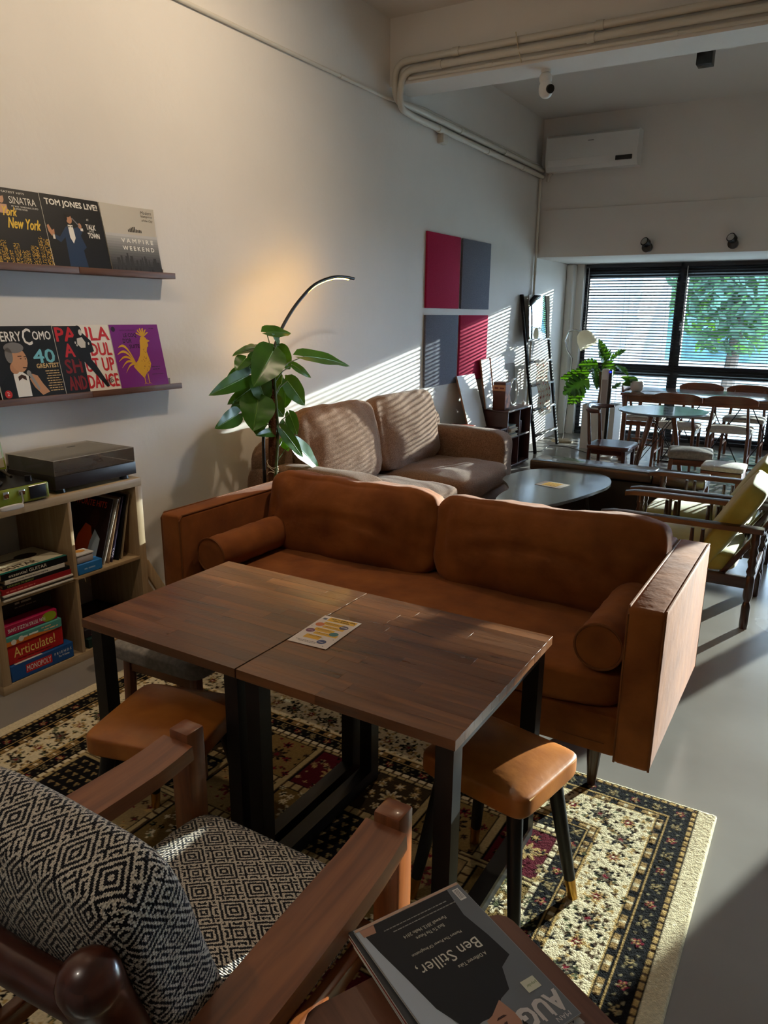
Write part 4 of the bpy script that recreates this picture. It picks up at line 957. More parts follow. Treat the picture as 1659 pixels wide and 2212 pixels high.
for x in (2.01, 2.425):
    sp_ = smooth([(x, .66, .26), (x, .56, .45), (x, .495, .62), (x, .47, .69), (x+(.010 if x > 2.2 else -.010), .458, .722), (x+(.016 if x > 2.2 else -.016), .452, .742)])
    rr_ = np.interp(np.linspace(0, 1, len(sp_)), [0, .2, .4, .6, .75, .88, .95, 1], [.024, .030, .036, .042, .042, .036, .026, .006])
    B().tube(sp_, list(rr_), 18).part('back_stile', redwood, ch, smooth=70)
b = B().tube(smooth([(2.01, .47, .655), (2.215, .455, .655), (2.425, .47, .655)]), .029, 14).part('top_rail', redwood, ch)
for x in (2.11, 2.215, 2.32): B().cyl((x, .65, .28), (x, .468, .65), .010).part('back_spindle', redwood, ch)

# ================================================================ side table with magazines
e1 = V((.889, -.457, 0)).normalized(); e2 = V((-.457, -.889, 0)).normalized(); P0 = V((2.762, 1.052, 0))
sdt = thing('side_table', 'small reddish wooden side table under the magazines in the foreground', 'table', M=frame(P0, e1, (-e2)))
# local: x along e1, y along -e2
tw = wood('cherry_side_table', (92, 52, 34), (126, 78, 54), rough=.4, u=3, v=50)
TL, TD = .50, .40
pts = []
for (cx, cy, a0) in ((TL-.03, -.03, 0), (.03, -.03, 90), (.03, -TD+.03, 180), (TL-.03, -TD+.03, 270)):
    for a in range(0, 91, 30): pts.append((cx+.03*math.cos(math.radians(a0+a)), cy+.03*math.sin(math.radians(a0+a))))
B().prism(pts, .495, .515).part('table_top', tw, sdt, world=False)
for x, y in ((.05, -.05), (TL-.05, -.05), (.05, -TD+.05), (TL-.05, -TD+.05)): B().cyl((x, y, FZ), (x, y, .495), .014, .02).part('leg', tw, sdt, world=False)
mz = .516; random.seed(21)
mg = [(196, 190, 184), (70, 66, 64), (206, 202, 196), (150, 60, 50), (180, 184, 190), (60, 62, 66)]
for k in range(7):
    h = .0052; top = k == 6
    ang = 0 if top else random.uniform(-.05, .05); off = V((random.uniform(-.006, .006), random.uniform(-.006, .006), 0)) if not top else V((0, 0, 0))
    R_ = Matrix.Rotation(ang, 3, 'Z'); M = frame(V((2.683, 1.025, mz))+off, R_ @ e2, R_ @ e1)
    nm = 'magazine'; o_ = ['lowest', 'second lowest', 'third from the bottom', 'middle', 'third from the top', 'second from the top', 'top'][k]
    lab = 'grey magazine showing a man in a black sweater, on top of the stack' if top else '%s magazine of the foreground stack, only its edges showing' % o_
    t = thing(nm, lab, 'magazine', M=M, group='magazines on the side table')
    if top:
        B().box((0, 0, 0), (.21, .30, h-.0004)).part('page_block', paper, t, world=False)
        B().box((-.001, -.001, h-.0004), (.211, .301, h)).part('cover', ink(150, 154, 158, .5), t, world=False)
        def mp(name, col, fn, z, rough=.55):
            b = B(); fn(b); b.v = [(x*.21, y*.30, h+z+zz) for x, y, zz in b.v]; b.part(name, ink(*col, rough), t, world=False, smooth=0, recalc=False, kind='stuff' if name in ('lettering', 'masthead', 'small_print', 'barcode_lines', 'features') else None)
        mp('dark_backdrop', (112, 116, 122), lambda b: b.poly([(0,0),(.42,0),(.5,.4),(.4,.7),(.5,1),(0,1)]), .0002)
        mp('pale_backdrop', (182, 190, 200), lambda b: b.poly([(.86,.02),(1,.02),(1,1),(.72,1),(.82,.6)]), .0002)
        mp('black_sweater', (26, 26, 30), lambda b: b.poly([(.12,.02),(.96,.02),(.93,.2),(.88,.42),(.84,.62),(.74,.80),(.62,.79),(.52,.80),(.40,.74),(.30,.72),(.22,.60),(.10,.56),(.12,.40),(.16,.22)]), .0004)
        mp('face', (176, 128, 104), lambda b: b.poly([(.42,.74),(.54,.79),(.60,.80),(.60,.86),(.58,.93),(.50,.965),(.42,.93),(.38,.86)]), .0006)
        mp('hand', (176, 128, 104), lambda b: b.poly([(.84,.02),(.97,.02),(.965,.07),(.86,.075)]), .0006)
        mp('hair', (34, 26, 24), lambda b: (b.poly([(.38,.88),(.44,.95),(.52,.95),(.58,.90),(.62,.93),(.56,1.0),(.42,1.0),(.36,.94)])), .0009)
        mp('features', (70, 40, 32), lambda b: (b.rect(.43,.888,.47,.894), b.rect(.51,.888,.55,.894), b.poly([(.45,.825),(.54,.825),(.52,.815),(.47,.815)]), b.poly([(.48,.85),(.51,.85),(.50,.88)])), .0010)
        mp('lettering', (214, 206, 190), lambda b: (b.text('Ben Stiller,', .22, .36, .56, .085), b.text('A Different Take', .24, .475, .26, .022), b.text('Masters The Power Of Imagination', .28, .29, .46, .024), b.text('Back To The Future', .36, .21, .26, .022), b.text('Farewell 2013, Hello 2014', .30, .165, .40, .026)), .0008)
        mp('masthead', (206, 198, 194), lambda b: (b.text('AUG', .02, .83, .36, .11, bold=.012), b.text('MAN', .06, .96, .12, .025)), .0008)
        mp('small_print', (150, 146, 140), lambda b: (b.dashes(.14, .115, .6, .008), b.dashes(.2, .085, .6, .008, seed=6)), .0008)
        mp('foot_strip', (196, 160, 136), lambda b: b.rect(0, 0, 1, .018), .0006)
        mp('barcode', (230, 226, 220), lambda b: b.rect(.03, .04, .09, .13), .0008)
        mp('barcode_lines', (40, 40, 40), lambda b: [b.rect(.038, .05+.008*q, .082, .053+.008*q) for q in range(9)], .0010)
        mp('sticker', (216, 214, 190), lambda b: b.rect(.08, .72, .20, .79), .0009)
        mp('sticker_lettering', (90, 120, 60), lambda b: b.text('popular', .09, .745, .09, .022), .0011)
    else:
        B().box((0, 0, 0), (.21, .30, h)).part('pages', paper, t, world=False)
        B().box((-.001, -.001, h), (.211, .301, h+.0004)).part('cover', ink(*mg[k]), t, world=False); B().box((-.0012, -.001, .0004), (-.0003, .301, h)).part('spine', ink(*mg[k]), t, world=False)
    mz += h+.0006
# ================================================================ brown fabric sofa along the wall
bs = thing('fabric_sofa', 'brown woven two-seat sofa along the left wall below the felt panels', 'sofa', (.5, 4.47, 0))
def drape(b, seed, amp=.006):
    b.v = [tuple(V(p)+V((noise.noise(V(p)*6+V((seed, 0, 0))), noise.noise(V(p)*6+V((0, seed, 0))), noise.noise(V(p)*6+V((0, 0, seed)))))*amp) for p in b.v]; return b
drape(B().cush((.56, 3.495, .34), (.92, .23, .60), n=20, p=8, puff=.03), 1).part('armrest', brownfab, bs, smooth=80)
drape(B().cush((.54, 5.545, .34), (.86, .23, .60), n=20, p=8, puff=.03), 2).part('armrest', brownfab, bs, smooth=80)
drape(B().cush((.22, 4.52, .42), (.22, 2.24, .74), n=16, p=9, puff=.02), 3).part('back_frame', brownfab, bs, smooth=80)
B().rbox((.25, 3.61, .05), (1.0, 5.43, .30), .02).part('seat_base', brownfab, bs)
drape(B().cush((.70, 4.055, .345), (.76, .88, .19), n=18, p=6, puff=.10), 4, .010).part('seat_cushion', brownfab, bs, smooth=80)
drape(B().cush((.695, 4.955, .345), (.75, .91, .19), n=18, p=6, puff=.10), 5, .010).part('seat_cushion', brownfab, bs, smooth=80)
for yc, w, sd_ in ((4.02, .88, 6), (4.90, .93, 7)):
    b = B().cush((0, 0, 0), (.21, w, .56), n=24, p=5, puff=.28, wr=.012, seed=sd_, ws=8, ax=0)
    b.v = [(x+.008*math.sin(y*40+z*3)*max(0, z+.05)*2, y, z-.02*(1-(y/(w/2))**2)*max(0, z)) for x, y, z in b.v]
    b.xf(Matrix.Translation((.36, yc, .69)) @ Matrix.Rotation(-.20, 4, 'Y')).part('back_cushion', brownfab, bs, smooth=80)
for x in (.18, .93):
    for y in (3.50, 5.55): B().cyl((x, y, 0), (x, y, .06), .025).part('foot', darkwood, bs)

# ================================================================ arc lamp and climbing plant between the sofas
al = thing('arc_lamp', 'black arc floor lamp with a lit inner strip behind the climbing plant', 'floor lamp', (.3, 3.33, 0))
arc = smooth([(.3, 3.34, .02), (.3, 3.342, .3), (.3, 3.342, .6), (.3, 3.345, .842), (.3, 3.381, 1.081), (.3, 3.445, 1.29), (.3, 3.519, 1.42), (.3, 3.615, 1.526), (.3, 3.73, 1.62), (.3, 3.873, 1.706), (.3, 4.047, 1.754), (.3, 4.178, 1.765), (.3, 4.309, 1.759)])
B().lathe([(.085, 0), (.085, .015), (.02, .02)], (.3, 3.33, 0), 24).part('base', black_m, al)
B().tube(arc, .010, 10).part('pole', black_m, al)
led = mat('warm_led', (255, 226, 150), emit=(255, 196, 84), es=45)
B().tube([V(p)+V((-.006, .004, -.010)) for p in arc[20:47]], .0045, 6).part('light_strip', led, al)

def leaf(base, tip, w, face, notch=.16, fold=.18, droop=.12, seed=0, split=0):
    base = V(base); tip = V(tip); d = tip-base; L = d.length; x = d.normalized()
    if face == 'u': nrm = V((.35, -.25, 1))
    elif face == 'm': nrm = V((.55, -.45, .75))
    else:
        nrm = V((.78, -.52, .38))+V((random.uniform(-.35, .35), random.uniform(-.35, .35), random.uniform(-.3, .3)))
    y = nrm.cross(x).normalized(); z = x.cross(y); n = 24 if split else 12; m = 6
    b = B(); vs = []
    for i in range(n+1):
        t = i/n
        hw = w/2*(math.sin(PI*min(1, t**.62*.97+.03))**.75)*(1 if t > .05 else .75)
        for j in range(-m, m+1):
            s_ = j/m; yy = hw*s_; xx = L*(t-notch*(1-t)**3*abs(s_)**1.2*1.2)
            if split and abs(s_) > .3 and i % 4 == 1 and 3 < i < n-2: yy *= .42
            if split: xx += L*.16*abs(s_)**2
            zz = fold*abs(yy)-droop*L*(t*t)+.025*w*math.sin(t*14+seed)*abs(s_)
            vs.append(base+x*xx+y*yy+z*zz)
    k = 2*m+1
    b.add(vs, [(i*k+j, i*k+j+1, (i+1)*k+j+1, (i+1)*k+j) for i in range(n) for j in range(k-1)])
    veins = B(); mid = [vs[i*k+m]+z*.0012 for i in range(n+1)]; veins.tube(mid, [.0022*(1-.7*i/n) for i in range(n+1)], 4)
    return b, veins
LV = [((0.42, 3.257, 1.432), (0.46, 3.433, 1.44), 0.10, 'm'),((0.42, 3.358, 1.373), (0.47, 3.26, 1.426), 0.043, 'c'),((0.36, 3.289, 1.35), (0.4, 3.009, 1.345), 0.083, 'u'),((0.38, 3.265, 1.346), (0.42, 3.082, 1.372), 0.083, 'u'),((0.5, 3.209, 1.335), (0.55, 3.004, 1.179), 0.186, 'c'),((0.4, 3.367, 1.337), (0.45, 3.433, 1.225), 0.12, 'c'),((0.46, 3.541, 1.292), (0.5, 4.012, 1.254), 0.13, 'm'),((0.42, 3.482, 1.245), (0.47, 3.611, 1.167), 0.051, 'c'),((0.44, 3.075, 1.212), (0.49, 2.757, 1.147), 0.102, 'c'),((0.34, 3.148, 1.228), (0.39, 2.958, 1.184), 0.082, 'c'),((0.48, 3.095, 1.19), (0.53, 3.124, 1.06), 0.146, 'c'),((0.36, 3.477, 1.158), (0.41, 3.417, 1.008), 0.135, 'c'),((0.46, 3.379, 1.161), (0.51, 3.491, 1.014), 0.119, 'c'),((0.5, 3.075, 1.088), (0.55, 2.975, 0.941), 0.194, 'c'),((0.34, 3.175, 1.097), (0.39, 2.975, 1.078), 0.082, 'c'),((0.36, 3.142, 1.078), (0.41, 2.966, 1.031), 0.087, 'c'),((0.42, 3.003, 1.011), (0.47, 2.799, 0.97), 0.101, 'c'),((0.5, 3.216, 0.895), (0.55, 3.016, 0.914), 0.055, 'c'),((0.5, 3.341, 0.981), (0.55, 3.35, 0.864), 0.073, 'c'),((0.54, 3.222, 0.909), (0.59, 3.367, 0.732), 0.077, 'c'),((0.52, 3.348, 0.807), (0.57, 3.562, 0.642), 0.13, 'c'),((0.38, 3.451, 0.91), (0.43, 3.454, 0.815), 0.105, 'c'),((0.42, 3.378, 0.824), (0.47, 3.361, 0.764), 0.063, 'c'),((0.36, 3.407, 1.329), (0.41, 3.256, 1.358), 0.08, 'c'), ((.40, 3.20, 1.29), (.44, 3.06, 1.24), .11, 'c'), ((.38, 3.30, 1.25), (.42, 3.36, 1.12), .12, 'c'), ((.42, 3.12, 1.14), (.46, 2.95, 1.10), .11, 'c'), ((.40, 3.24, 1.10), (.44, 3.20, .97), .13, 'c'), ((.38, 3.32, 1.06), (.42, 3.40, .95), .11, 'c'), ((.42, 3.08, 1.30), (.44, 2.98, 1.25), .09, 'm'), ((.44, 3.16, 1.02), (.48, 3.08, .90), .12, 'c')]
random.seed(8)
pp = thing('climbing_plant', 'tall climbing plant with heart-shaped leaves on a coir pole between the sofas', 'plant', (.5, 3.19, 0))
B().lathe([(.08, .001), (.095, .02), (.108, .24), (.11, .25), (.10, .25), (.09, .22), (.01, .22)], (.5, 3.19, 0), 24).part('pot', mat('terracotta_pot', (70, 64, 60), rough=.7), pp)
pole = [(.5, 3.175, .2), (.5, 3.178, .64), (.5, 3.19, 1.0), (.5, 3.195, 1.19)]
B().tube([V(pole[0]).lerp(V(pole[1]), t) for t in (0, .5, 1)]+[V(p) for p in pole[2:]], [.024, .024, .024, .021, .016], 12).part('coir_pole', moss_m, pp)
B().tube([(.515, 3.17, .22), (.527, 3.16, .6), (.522, 3.21, .9), (.52, 3.19, 1.2), (.45, 3.30, 1.38)], [.009, .009, .008, .006, .003], 8).part('stem', stem_m, pp)
for z0 in (.66, .69, .72):
    B().tube([(.5+.031*math.cos(a), 3.180+.031*math.sin(a), z0+.02*math.sin(a*1.3+z0*40)) for a in np.linspace(0, 2*PI, 16, endpoint=False)], .002, 5, closed=True).part('twine', twine, pp)
for k, (b0, t0, w, f) in enumerate(LV):
    b, ve = leaf(b0, t0, w, f, seed=k)
    lf = b.part('leaf', leaf_m, pp, smooth=180, recalc=False); ve.part('vein', leaf_v, lf)
    z0 = min(1.3, max(.62, b0[2]-.09)); st_ = V((.512, 3.185, z0)); e_ = V(b0)
    B().tube([st_, st_.lerp(e_, .5)+V((0, 0, .02)), e_], [.0035, .003, .0025], 6).part('leaf_stalk', stem_m, pp)

# ================================================================ kidney coffee table and bench
ot = thing('coffee_table', 'grey kidney-shaped coffee table between the brown sofa and the green armchairs', 'table', (1.6, 4.75, 0))
ctrl = [(1.20, 4.98), (1.27, 5.25), (1.45, 5.41), (1.66, 5.42), (1.83, 5.30), (1.91, 5.05), (1.88, 4.78), (1.80, 4.45), (1.70, 4.22), (1.56, 4.13), (1.43, 4.20), (1.38, 4.38), (1.37, 4.55), (1.30, 4.70), (1.22, 4.82)]
def spline(c, n=5):
    out = []; k = len(c)
    for i in range(k):
        p0, p1, p2, p3 = (V(c[(i+j-1) % k]) for j in range(4))
        for t in np.linspace(0, 1, n, endpoint=False):
            out.append(tuple(.5*((2*p1)+(p2-p0)*t+(2*p0-5*p1+4*p2-p3)*t*t+(3*p1-p0-3*p2+p3)*t**3)))
    return out
cps = spline(ctrl); B().prism(cps, .40, .42).part('table_top', ash_top, ot)
for x, y, dx, dy in ((1.45, 5.15, -.05, .05), (1.75, 5.0, .06, .05), (1.58, 4.35, .02, -.06)): B().cyl((x+dx, y+dy, 0), (x, y, .40), .010, .017).part('leg', black_m, ot)
fc = thing('flyer', 'small printed flyer lying on the grey kidney-shaped table', 'flyer', M=frame((1.655, 4.74, .4212), (.03, .155, 0), (-.155, .03, 0)))
B().box((0, 0, 0), (.15, .19, .001)).part('sheet', ink(206, 196, 186), fc, world=False); B().rect(.02, .04, .13, .15, .0013).part('yellow_panel', ink(216, 168, 70), fc, world=False, recalc=False)
b_ = B(); [b_.dashes(.03, .05+.018*k, .09, .006, z=.0016, seed=k) for k in range(5)]; b_.part('lettering', ink(80, 60, 40), fc, world=False, recalc=False, smooth=0)

bn = thing('plank_bench', 'low dark bench of thick aged planks behind the kidney-shaped table', 'bench', (1.8, 5.6, 0))
for x0, x1, dz in ((1.185, 2.10, 0), (2.102, 2.46, -.006)):
    b = B().rbox((x0, 5.45, .375+dz), (x1, 5.72, .452+dz), .012, 3); drape(b, 9, .006).part('plank', bench_w, bn)
B().rbox((1.25, 5.48, .0), (2.42, 5.70, .365), .01).part('base_block', mat('charred_base', (26, 20, 18), rough=.7), bn)

# ================================================================ green armchairs with turned legs
def green_chair(label):
    t = thing('green_armchair', label, 'armchair', (0, 0, 0), 0, 'green cushioned armchairs'); q = dict(world=False)
    # local: x=0 front .. x=.80 back, y across 0...60
    def turned(x, y, h):
        pr = [(.019, 0), (.021, .02), (.021, .12), (.017, .135), (.013, .145), (.019, .16), (.022, .175), (.022, .27), (.016, .285)]
        z = .285; i = 0
        while z < h-.06: pr.append((.016 if i % 2 else .023, z+.018)); z += .026; i += 1
        pr += [(.02, h-.04), (.02, h)]
        return B().lathe(pr, (x, y, 0), 14)
    for y in (.03, .57):
        turned(.07, y, .508).part('front_leg', darkwood, t, **q); turned(.745, y, .52).part('rear_leg', darkwood, t, **q)
        a = B(); n = 14; vs = []
        for i in range(n+1):
            s_ = i/n; x = -.02+.80*s_; z = .522+.006*s_-.012*math.exp(-(s_/.05)**2); w = .035*(1-.35*math.exp(-(s_/.05)**2))
            vs += [(x, y-w, z-.018), (x, y+w, z-.018), (x, y+w*.9, z+.006), (x, y, z+.012), (x, y-w*.9, z+.006)]
        a.add(vs, [(i*5+j, i*5+(j+1) % 5, i*5+5+(j+1) % 5, i*5+5+j) for i in range(n) for j in range(5)]+[(4, 3, 2, 1, 0), tuple(n*5+j for j in range(5))]).part('arm', darkwood, t, **q)
        B().rbox((.06, y-.016, .215), (.76, y+.016, .275), .005).part('side_rail', darkwood, t, **q)
        for x in (.22, .27, .45, .50): B().lathe([(.009, 0), (.012, .1), (.009, .215)], (x, y, .275), 8).part('spindle', darkwood, t, **q)
        B().beam((.60, y-.04 if y > .3 else y+.04, .25), (.86, y-.04 if y > .3 else y+.04, .66), .028, .04, up=(0, 1, 0), r=.006).part('back_stile', darkwood, t, **q)
    B().rbox((.05, .04, .215), (.08, .56, .275), .004).part('front_rail', darkwood, t, **q); B().rbox((.735, .04, .22), (.76, .56, .275), .004).part('rear_rail', darkwood, t, **q)
    B().beam((.865, .06, .65), (.865, .54, .65), .03, .045, r=.005).part('top_rail', darkwood, t, **q)
    for z in (.36, .5): B().beam((.612+.26*(z-.25)/.41, .09, z), (.612+.26*(z-.25)/.41, .51, z), .02, .035, r=.004).part('back_slat', darkwood, t, **q)
    B().cush((.36, .30, .325), (.62, .52, .12), n=14, p=7, puff=.15, wr=.004, ws=6).part('seat_cushion', greenvel, t, smooth=80, **q)
    B().cush((0, 0, 0), (.115, .54, .53), n=16, p=8, puff=.10, wr=.004, ws=6, ax=0).xf(Matrix.Translation((.60, .30, .495)) @ Matrix.Rotation(.52, 4, 'Y')).part('back_cushion', greenvel, t, smooth=80, **q)
    return t
g1 = green_chair('olive velvet armchair with turned wooden legs, the nearer of two'); g1.location = (2.16, 3.94, 0)
place(g1, (2.16, 4.60, 0), 0, 'olive velvet armchair with turned wooden legs, the farther of two')
# ================================================================ horn-back chair, round table, stools
hc = thing('horn_chair', 'wooden chair with a curved horn-shaped back rail left of the round table', 'chair', (1.53, 6.56, 0), 0)
hx, hy = 1.40, 6.56
B().cush((1.53, 6.565, .44), (.37, .42, .04), n=12, p=7, puff=-.1).part('seat', redwood, hc, smooth=80)
for y in (6.40, 6.73):
    B().tube([(1.37, y, 0), (1.375, y, .44), (1.345, y, .74)], [.013, .018, .013], 10).part('rear_leg', redwood, hc); B().cyl((1.68, y, 0), (1.67, y, .43), .013, .018).part('front_leg', redwood, hc)
hp = [(1.46, 6.33, .755), (1.40, 6.345, .752), (1.345, 6.40, .755), (1.315, 6.48, .765), (1.305, 6.565, .77), (1.315, 6.65, .765), (1.345, 6.73, .755), (1.40, 6.785, .752), (1.46, 6.80, .755)]
B().tube(smooth(hp, 3), list(np.interp(np.linspace(0, 8, 25), range(9), [.012, .019, .022, .022, .024, .022, .022, .019, .012])), 12).part('horn_rail', redwood, hc)
for y in (6.42, 6.71): B().box((1.39, y-.01, .375), (1.66, y+.01, .42)).part('side_rail', redwood, hc)
B().box((1.655, 6.42, .375), (1.675, 6.71, .42)).part('front_rail', redwood, hc)

rt = thing('round_table', 'small round glossy blue-grey table with splayed wooden legs', 'table', (1.87, 6.85, 0))
B().lathe([(.36, .722), (.375, .728), (.378, .735), (.372, .742), (.001, .742)], (1.87, 6.85, 0), 48).part('table_top', mat('gloss_top', (110, 124, 136), rough=.12, coat=.5), rt)
tops = []
for a in (45, 135, 225, 315):
    ca, sa = math.cos(math.radians(a+12)), math.sin(math.radians(a+12))
    p = (1.87+.12*ca, 6.85+.12*sa, .72); q = (1.87+.33*ca, 6.85+.33*sa, 0); B().cyl(q, p, .013, .021).part('leg', chair_w, rt); tops.append((V(p), V(q)))
for i in range(4):
    p, q = tops[i]; p2, q2 = tops[(i+1) % 4]
    B().cyl(p.lerp(q, .05), p2.lerp(q2, .6), .004, n=6).part('brace_wire', black_m, rt); B().cyl(p2.lerp(q2, .05), p.lerp(q, .6), .004, n=6).part('brace_wire', black_m, rt)

sg = thing('padded_stool', 'grey padded wooden stool in front of the round table', 'stool', (2.2, 6.40, 0), .15)
pad(B(), .34, .32, .43, .50).part('seat', greyfab, sg, world=False, smooth=70)
for sx in (-1, 1):
    for sy in (-1, 1): B().beam((sx*.155, sy*.13, 0), (sx*.14, sy*.115, .43), .034, .034, up=(0, 1, 0), r=.005).part('leg', chair_w, sg, world=False)
for sy in (-1, 1): B().box((-.13, sy*.12-.009, .38), (.13, sy*.12+.009, .425)).part('apron', chair_w, sg, world=False)
s2 = thing('box_stool', 'pale-topped wooden stool behind the green armchairs', 'stool', (2.50, 6.05, 0), .0)
pad(B(), .30, .30, .425, .465).part('seat', lightfab, s2, world=False, smooth=70); B().rbox((-.14, -.14, .36), (.14, .14, .425), .006).part('apron', chair_w, s2, world=False)
for sx in (-1, 1):
    for sy in (-1, 1): B().beam((sx*.12, sy*.12, 0), (sx*.12, sy*.12, .36), .034, .034, up=(0, 1, 0), r=.005).part('leg', chair_w, s2, world=False)

# ================================================================ dining table and chairs by the window
dt = thing('dining_table', 'long wooden dining table standing by the window', 'table', (2.0, 8.6, 0))
B().rbox((1.17, 8.18, .715), (3.0, 9.02, .742), .006).part('table_top', wood('walnut_gloss', (92, 56, 38), (122, 80, 56), rough=.2, coat=.5), dt)
for x in (1.22, 2.95):
    for y in (8.23, 8.97): B().beam((x, y, 0), (x, y, .715), .045, .045, up=(0, 1, 0), r=.006).part('leg', chair_w, dt)
for y in (8.22, 8.96): B().box((1.245, y, .65), (2.93, y+.02, .715)).part('apron', chair_w, dt)
for x in (1.215, 2.935): B().box((x, 8.25, .65), (x+.02, 8.95, .715)).part('apron', chair_w, dt)
def dining_chair(lab, grp='wooden dining chairs'):
    t = thing('dining_chair', lab, 'chair', (0, 0, 0), 0, grp); q = dict(world=False)   # faces +y, back at y=0
    pad(B(), .42, .40, .42, .47).xf(Matrix.Translation((0, .22, 0))).part('seat', lightfab, t, smooth=70, **q)
    for sx in (-1, 1):
        B().tube([(sx*.19, .0, 0), (sx*.18, .04, .42), (sx*.15, -.02, .74)], [.014, .018, .012], 8).part('rear_leg', chair_w, t, **q); B().cyl((sx*.19, .40, 0), (sx*.185, .39, .42), .013, .018).part('front_leg', chair_w, t, **q)
        B().box((sx*.185-.01, .05, .375), (sx*.185+.01, .39, .42)).part('side_rail', chair_w, t, **q); B().box((sx*.187-.008, .05, .16), (sx*.187+.008, .39, .18)).part('stretcher', chair_w, t, **q)
    b = B(); n = 16; vs = []
    for i in range(n+1):
        s_ = 2*i/n-1; x = .24*s_; y = -.045+.05*s_*s_; hh = .062*(1-.6*abs(s_)**4); zc = .735+.012*(1-abs(s_)**4)
        vs += [(x, y-.009, zc-hh), (x, y+.009, zc-hh), (x, y+.009, zc+hh*.8), (x, y-.009, zc+hh*.8)]
    b.add(vs, [(i*4+j, i*4+(j+1) % 4, i*4+4+(j+1) % 4, i*4+4+j) for i in range(n) for j in range(4)]+[(3, 2, 1, 0), tuple(n*4+j for j in range(4))]).part('backrest', chair_w, t, **q)
    return t
d1 = dining_chair('wooden dining chair with curved back, left one on the near side of the long table'); d1.location = (1.79, 7.93, 0)
place(d1, (2.29, 7.95, 0), .03, 'wooden dining chair with curved back, right one on the near side of the long table')
place(d1, (1.81, 9.33, 0), PI, 'wooden dining chair on the window side of the long table, nearer the mullion')
place(d1, (2.32, 9.33, 0), PI, 'wooden dining chair on the window side of the long table, at the right edge')
place(d1, (1.145, 8.6, 0), -PI/2, 'wooden dining chair at the left end of the long table')
wc = thing('wire_base', 'black crossed-wire base under the long table', 'table base', (2.2, 8.6, 0))
for k in range(4):
    xx = 1.6+k*.4
    B().cyl((xx, 8.45, .005), (xx+.34, 8.5, .645), .006, n=6).part('wire', black_m, wc); B().cyl((xx+.34, 8.7, .005), (xx, 8.72, .645), .006, n=6).part('wire', black_m, wc)
for y in (8.45, 8.72): B().cyl((1.55, y, .006), (3.0, y, .006), .006, n=6).part('wire', black_m, wc); B().cyl((1.55, y, .64), (3.0, y, .64), .006, n=6).part('wire', black_m, wc)
ptp = thing('table_pot', 'white ribbed pot with a leafy plant on the left end of the long table', 'potted plant', (1.28, 8.42, .742))
b = B(); n = 32; pf = [(.04, 0), (.06, .02), (.07, .06), (.066, .10), (.058, .112), (.05, .112)]
vs = []
for r, z in pf:
    for j in range(n): a = 2*PI*j/n; rr = r*(1+.04*math.cos(8*a+z*30)); vs.append((1.28+rr*math.cos(a), 8.42+rr*math.sin(a), .742+z))
b.add(vs, [(i*n+j, i*n+(j+1) % n, (i+1)*n+(j+1) % n, (i+1)*n+j) for i in range(len(pf)-1) for j in range(n)]+[tuple(range(n-1, -1, -1)), tuple((len(pf)-1)*n+j for j in range(n))]).part('pot', white_pl, ptp)
for k in range(5):
    a = 2.4+k*.5; bb_, ve = leaf((1.26, 8.42, .85), (1.26+.16*math.cos(a), 8.42+.10*math.sin(a), .85+(-.04 if k % 2 else .05)), .08, 'c', seed=k); bb_.part('leaf', leaf2_m, ptp, smooth=180, recalc=False)

# ================================================================ window corner: planter, fan, floor lamp, ladder
mo = thing('monstera', 'monstera with split leaves in a tall white planter by the window', 'potted plant', (.78, 8.95, 0))
B().box((.60, 8.77, 0), (.98, 9.13, .52)).add([], []).part('planter', mat('planter_white', (206, 200, 194), rough=.6), mo)
B().box((.62, 8.79, .521), (.96, 9.11, .526)).part('soil', ink(50, 36, 28), mo)
B().tube([(.74, 8.96, .52), (.75, 8.95, .7), (.73, 8.94, .9)], [.022, .018, .012], 8).part('stem', mat('brown_stem', (110, 76, 52), rough=.7), mo)
MV = [((0.764, 8.95, 1.013), (0.728, 8.87, 1.242), 0.165),((0.841, 8.93, 1.046), (0.992, 8.87, 1.156), 0.165),((0.796, 8.91, 1.024), (0.886, 8.87, 0.875), 0.165),((0.692, 8.95, 0.966), (0.516, 8.87, 0.977), 0.18),((0.598, 8.93, 0.888), (0.319, 8.87, 0.802), 0.18),((0.594, 8.91, 0.814), (0.355, 8.87, 0.636), 0.27),((0.533, 8.95, 0.656), (0.411, 8.87, 0.524), 0.18),((0.654, 8.93, 0.95), (0.734, 8.87, 0.734), 0.195),((0.889, 8.91, 0.725), (0.983, 8.87, 0.778), 0.135),((0.916, 8.95, 0.975), (1.059, 8.87, 0.899), 0.135),((0.824, 8.93, 1.06), (0.744, 8.87, 1.148), 0.15)]
for k, (b0, t0, w) in enumerate(MV):
    b, ve = leaf(b0, t0, w, 'c', seed=k, split=1); lf = b.part('leaf', leaf2_m, mo, smooth=180, recalc=False)
    B().tube([V((.735, 8.945, .72)), V((.735, 8.945, .72)).lerp(V(b0), .5)+V((0, 0, .05)), V(b0)], .005, 6).part('leaf_stalk', stem_m, mo)
tf = thing('tower_fan', 'tall white tower fan with a black side and blue light by the planter', 'fan', (.97, 8.35, 0), .12)
B().lathe([(.13, 0), (.13, .02), (.03, .03)], (0, 0, 0), 28).part('base', white_pl, tf, world=False)
B().rbox((-.055, -.045, .03), (.025, .045, .975), .018, 3).part('housing', white_pl, tf, world=False); B().rbox((.025, -.042, .03), (.055, .042, .97), .012, 3).part('black_side', black_pl, tf, world=False)
B().rbox((-.045, -.047, .3), (.012, -.0445, .86), .002).part('grille', ink(176, 166, 162), tf, world=False)
B().cyl((.038, -.0425, .945), (.038, -.0445, .945), .010).part('indicator', mat('blue_light', (30, 40, 255), emit=(30, 50, 255), es=3), tf, world=False)
fl_ = thing('floor_lamp', 'brass floor lamp with a ribbed white shade beside the planter', 'floor lamp', (.27, 9.12, 0))
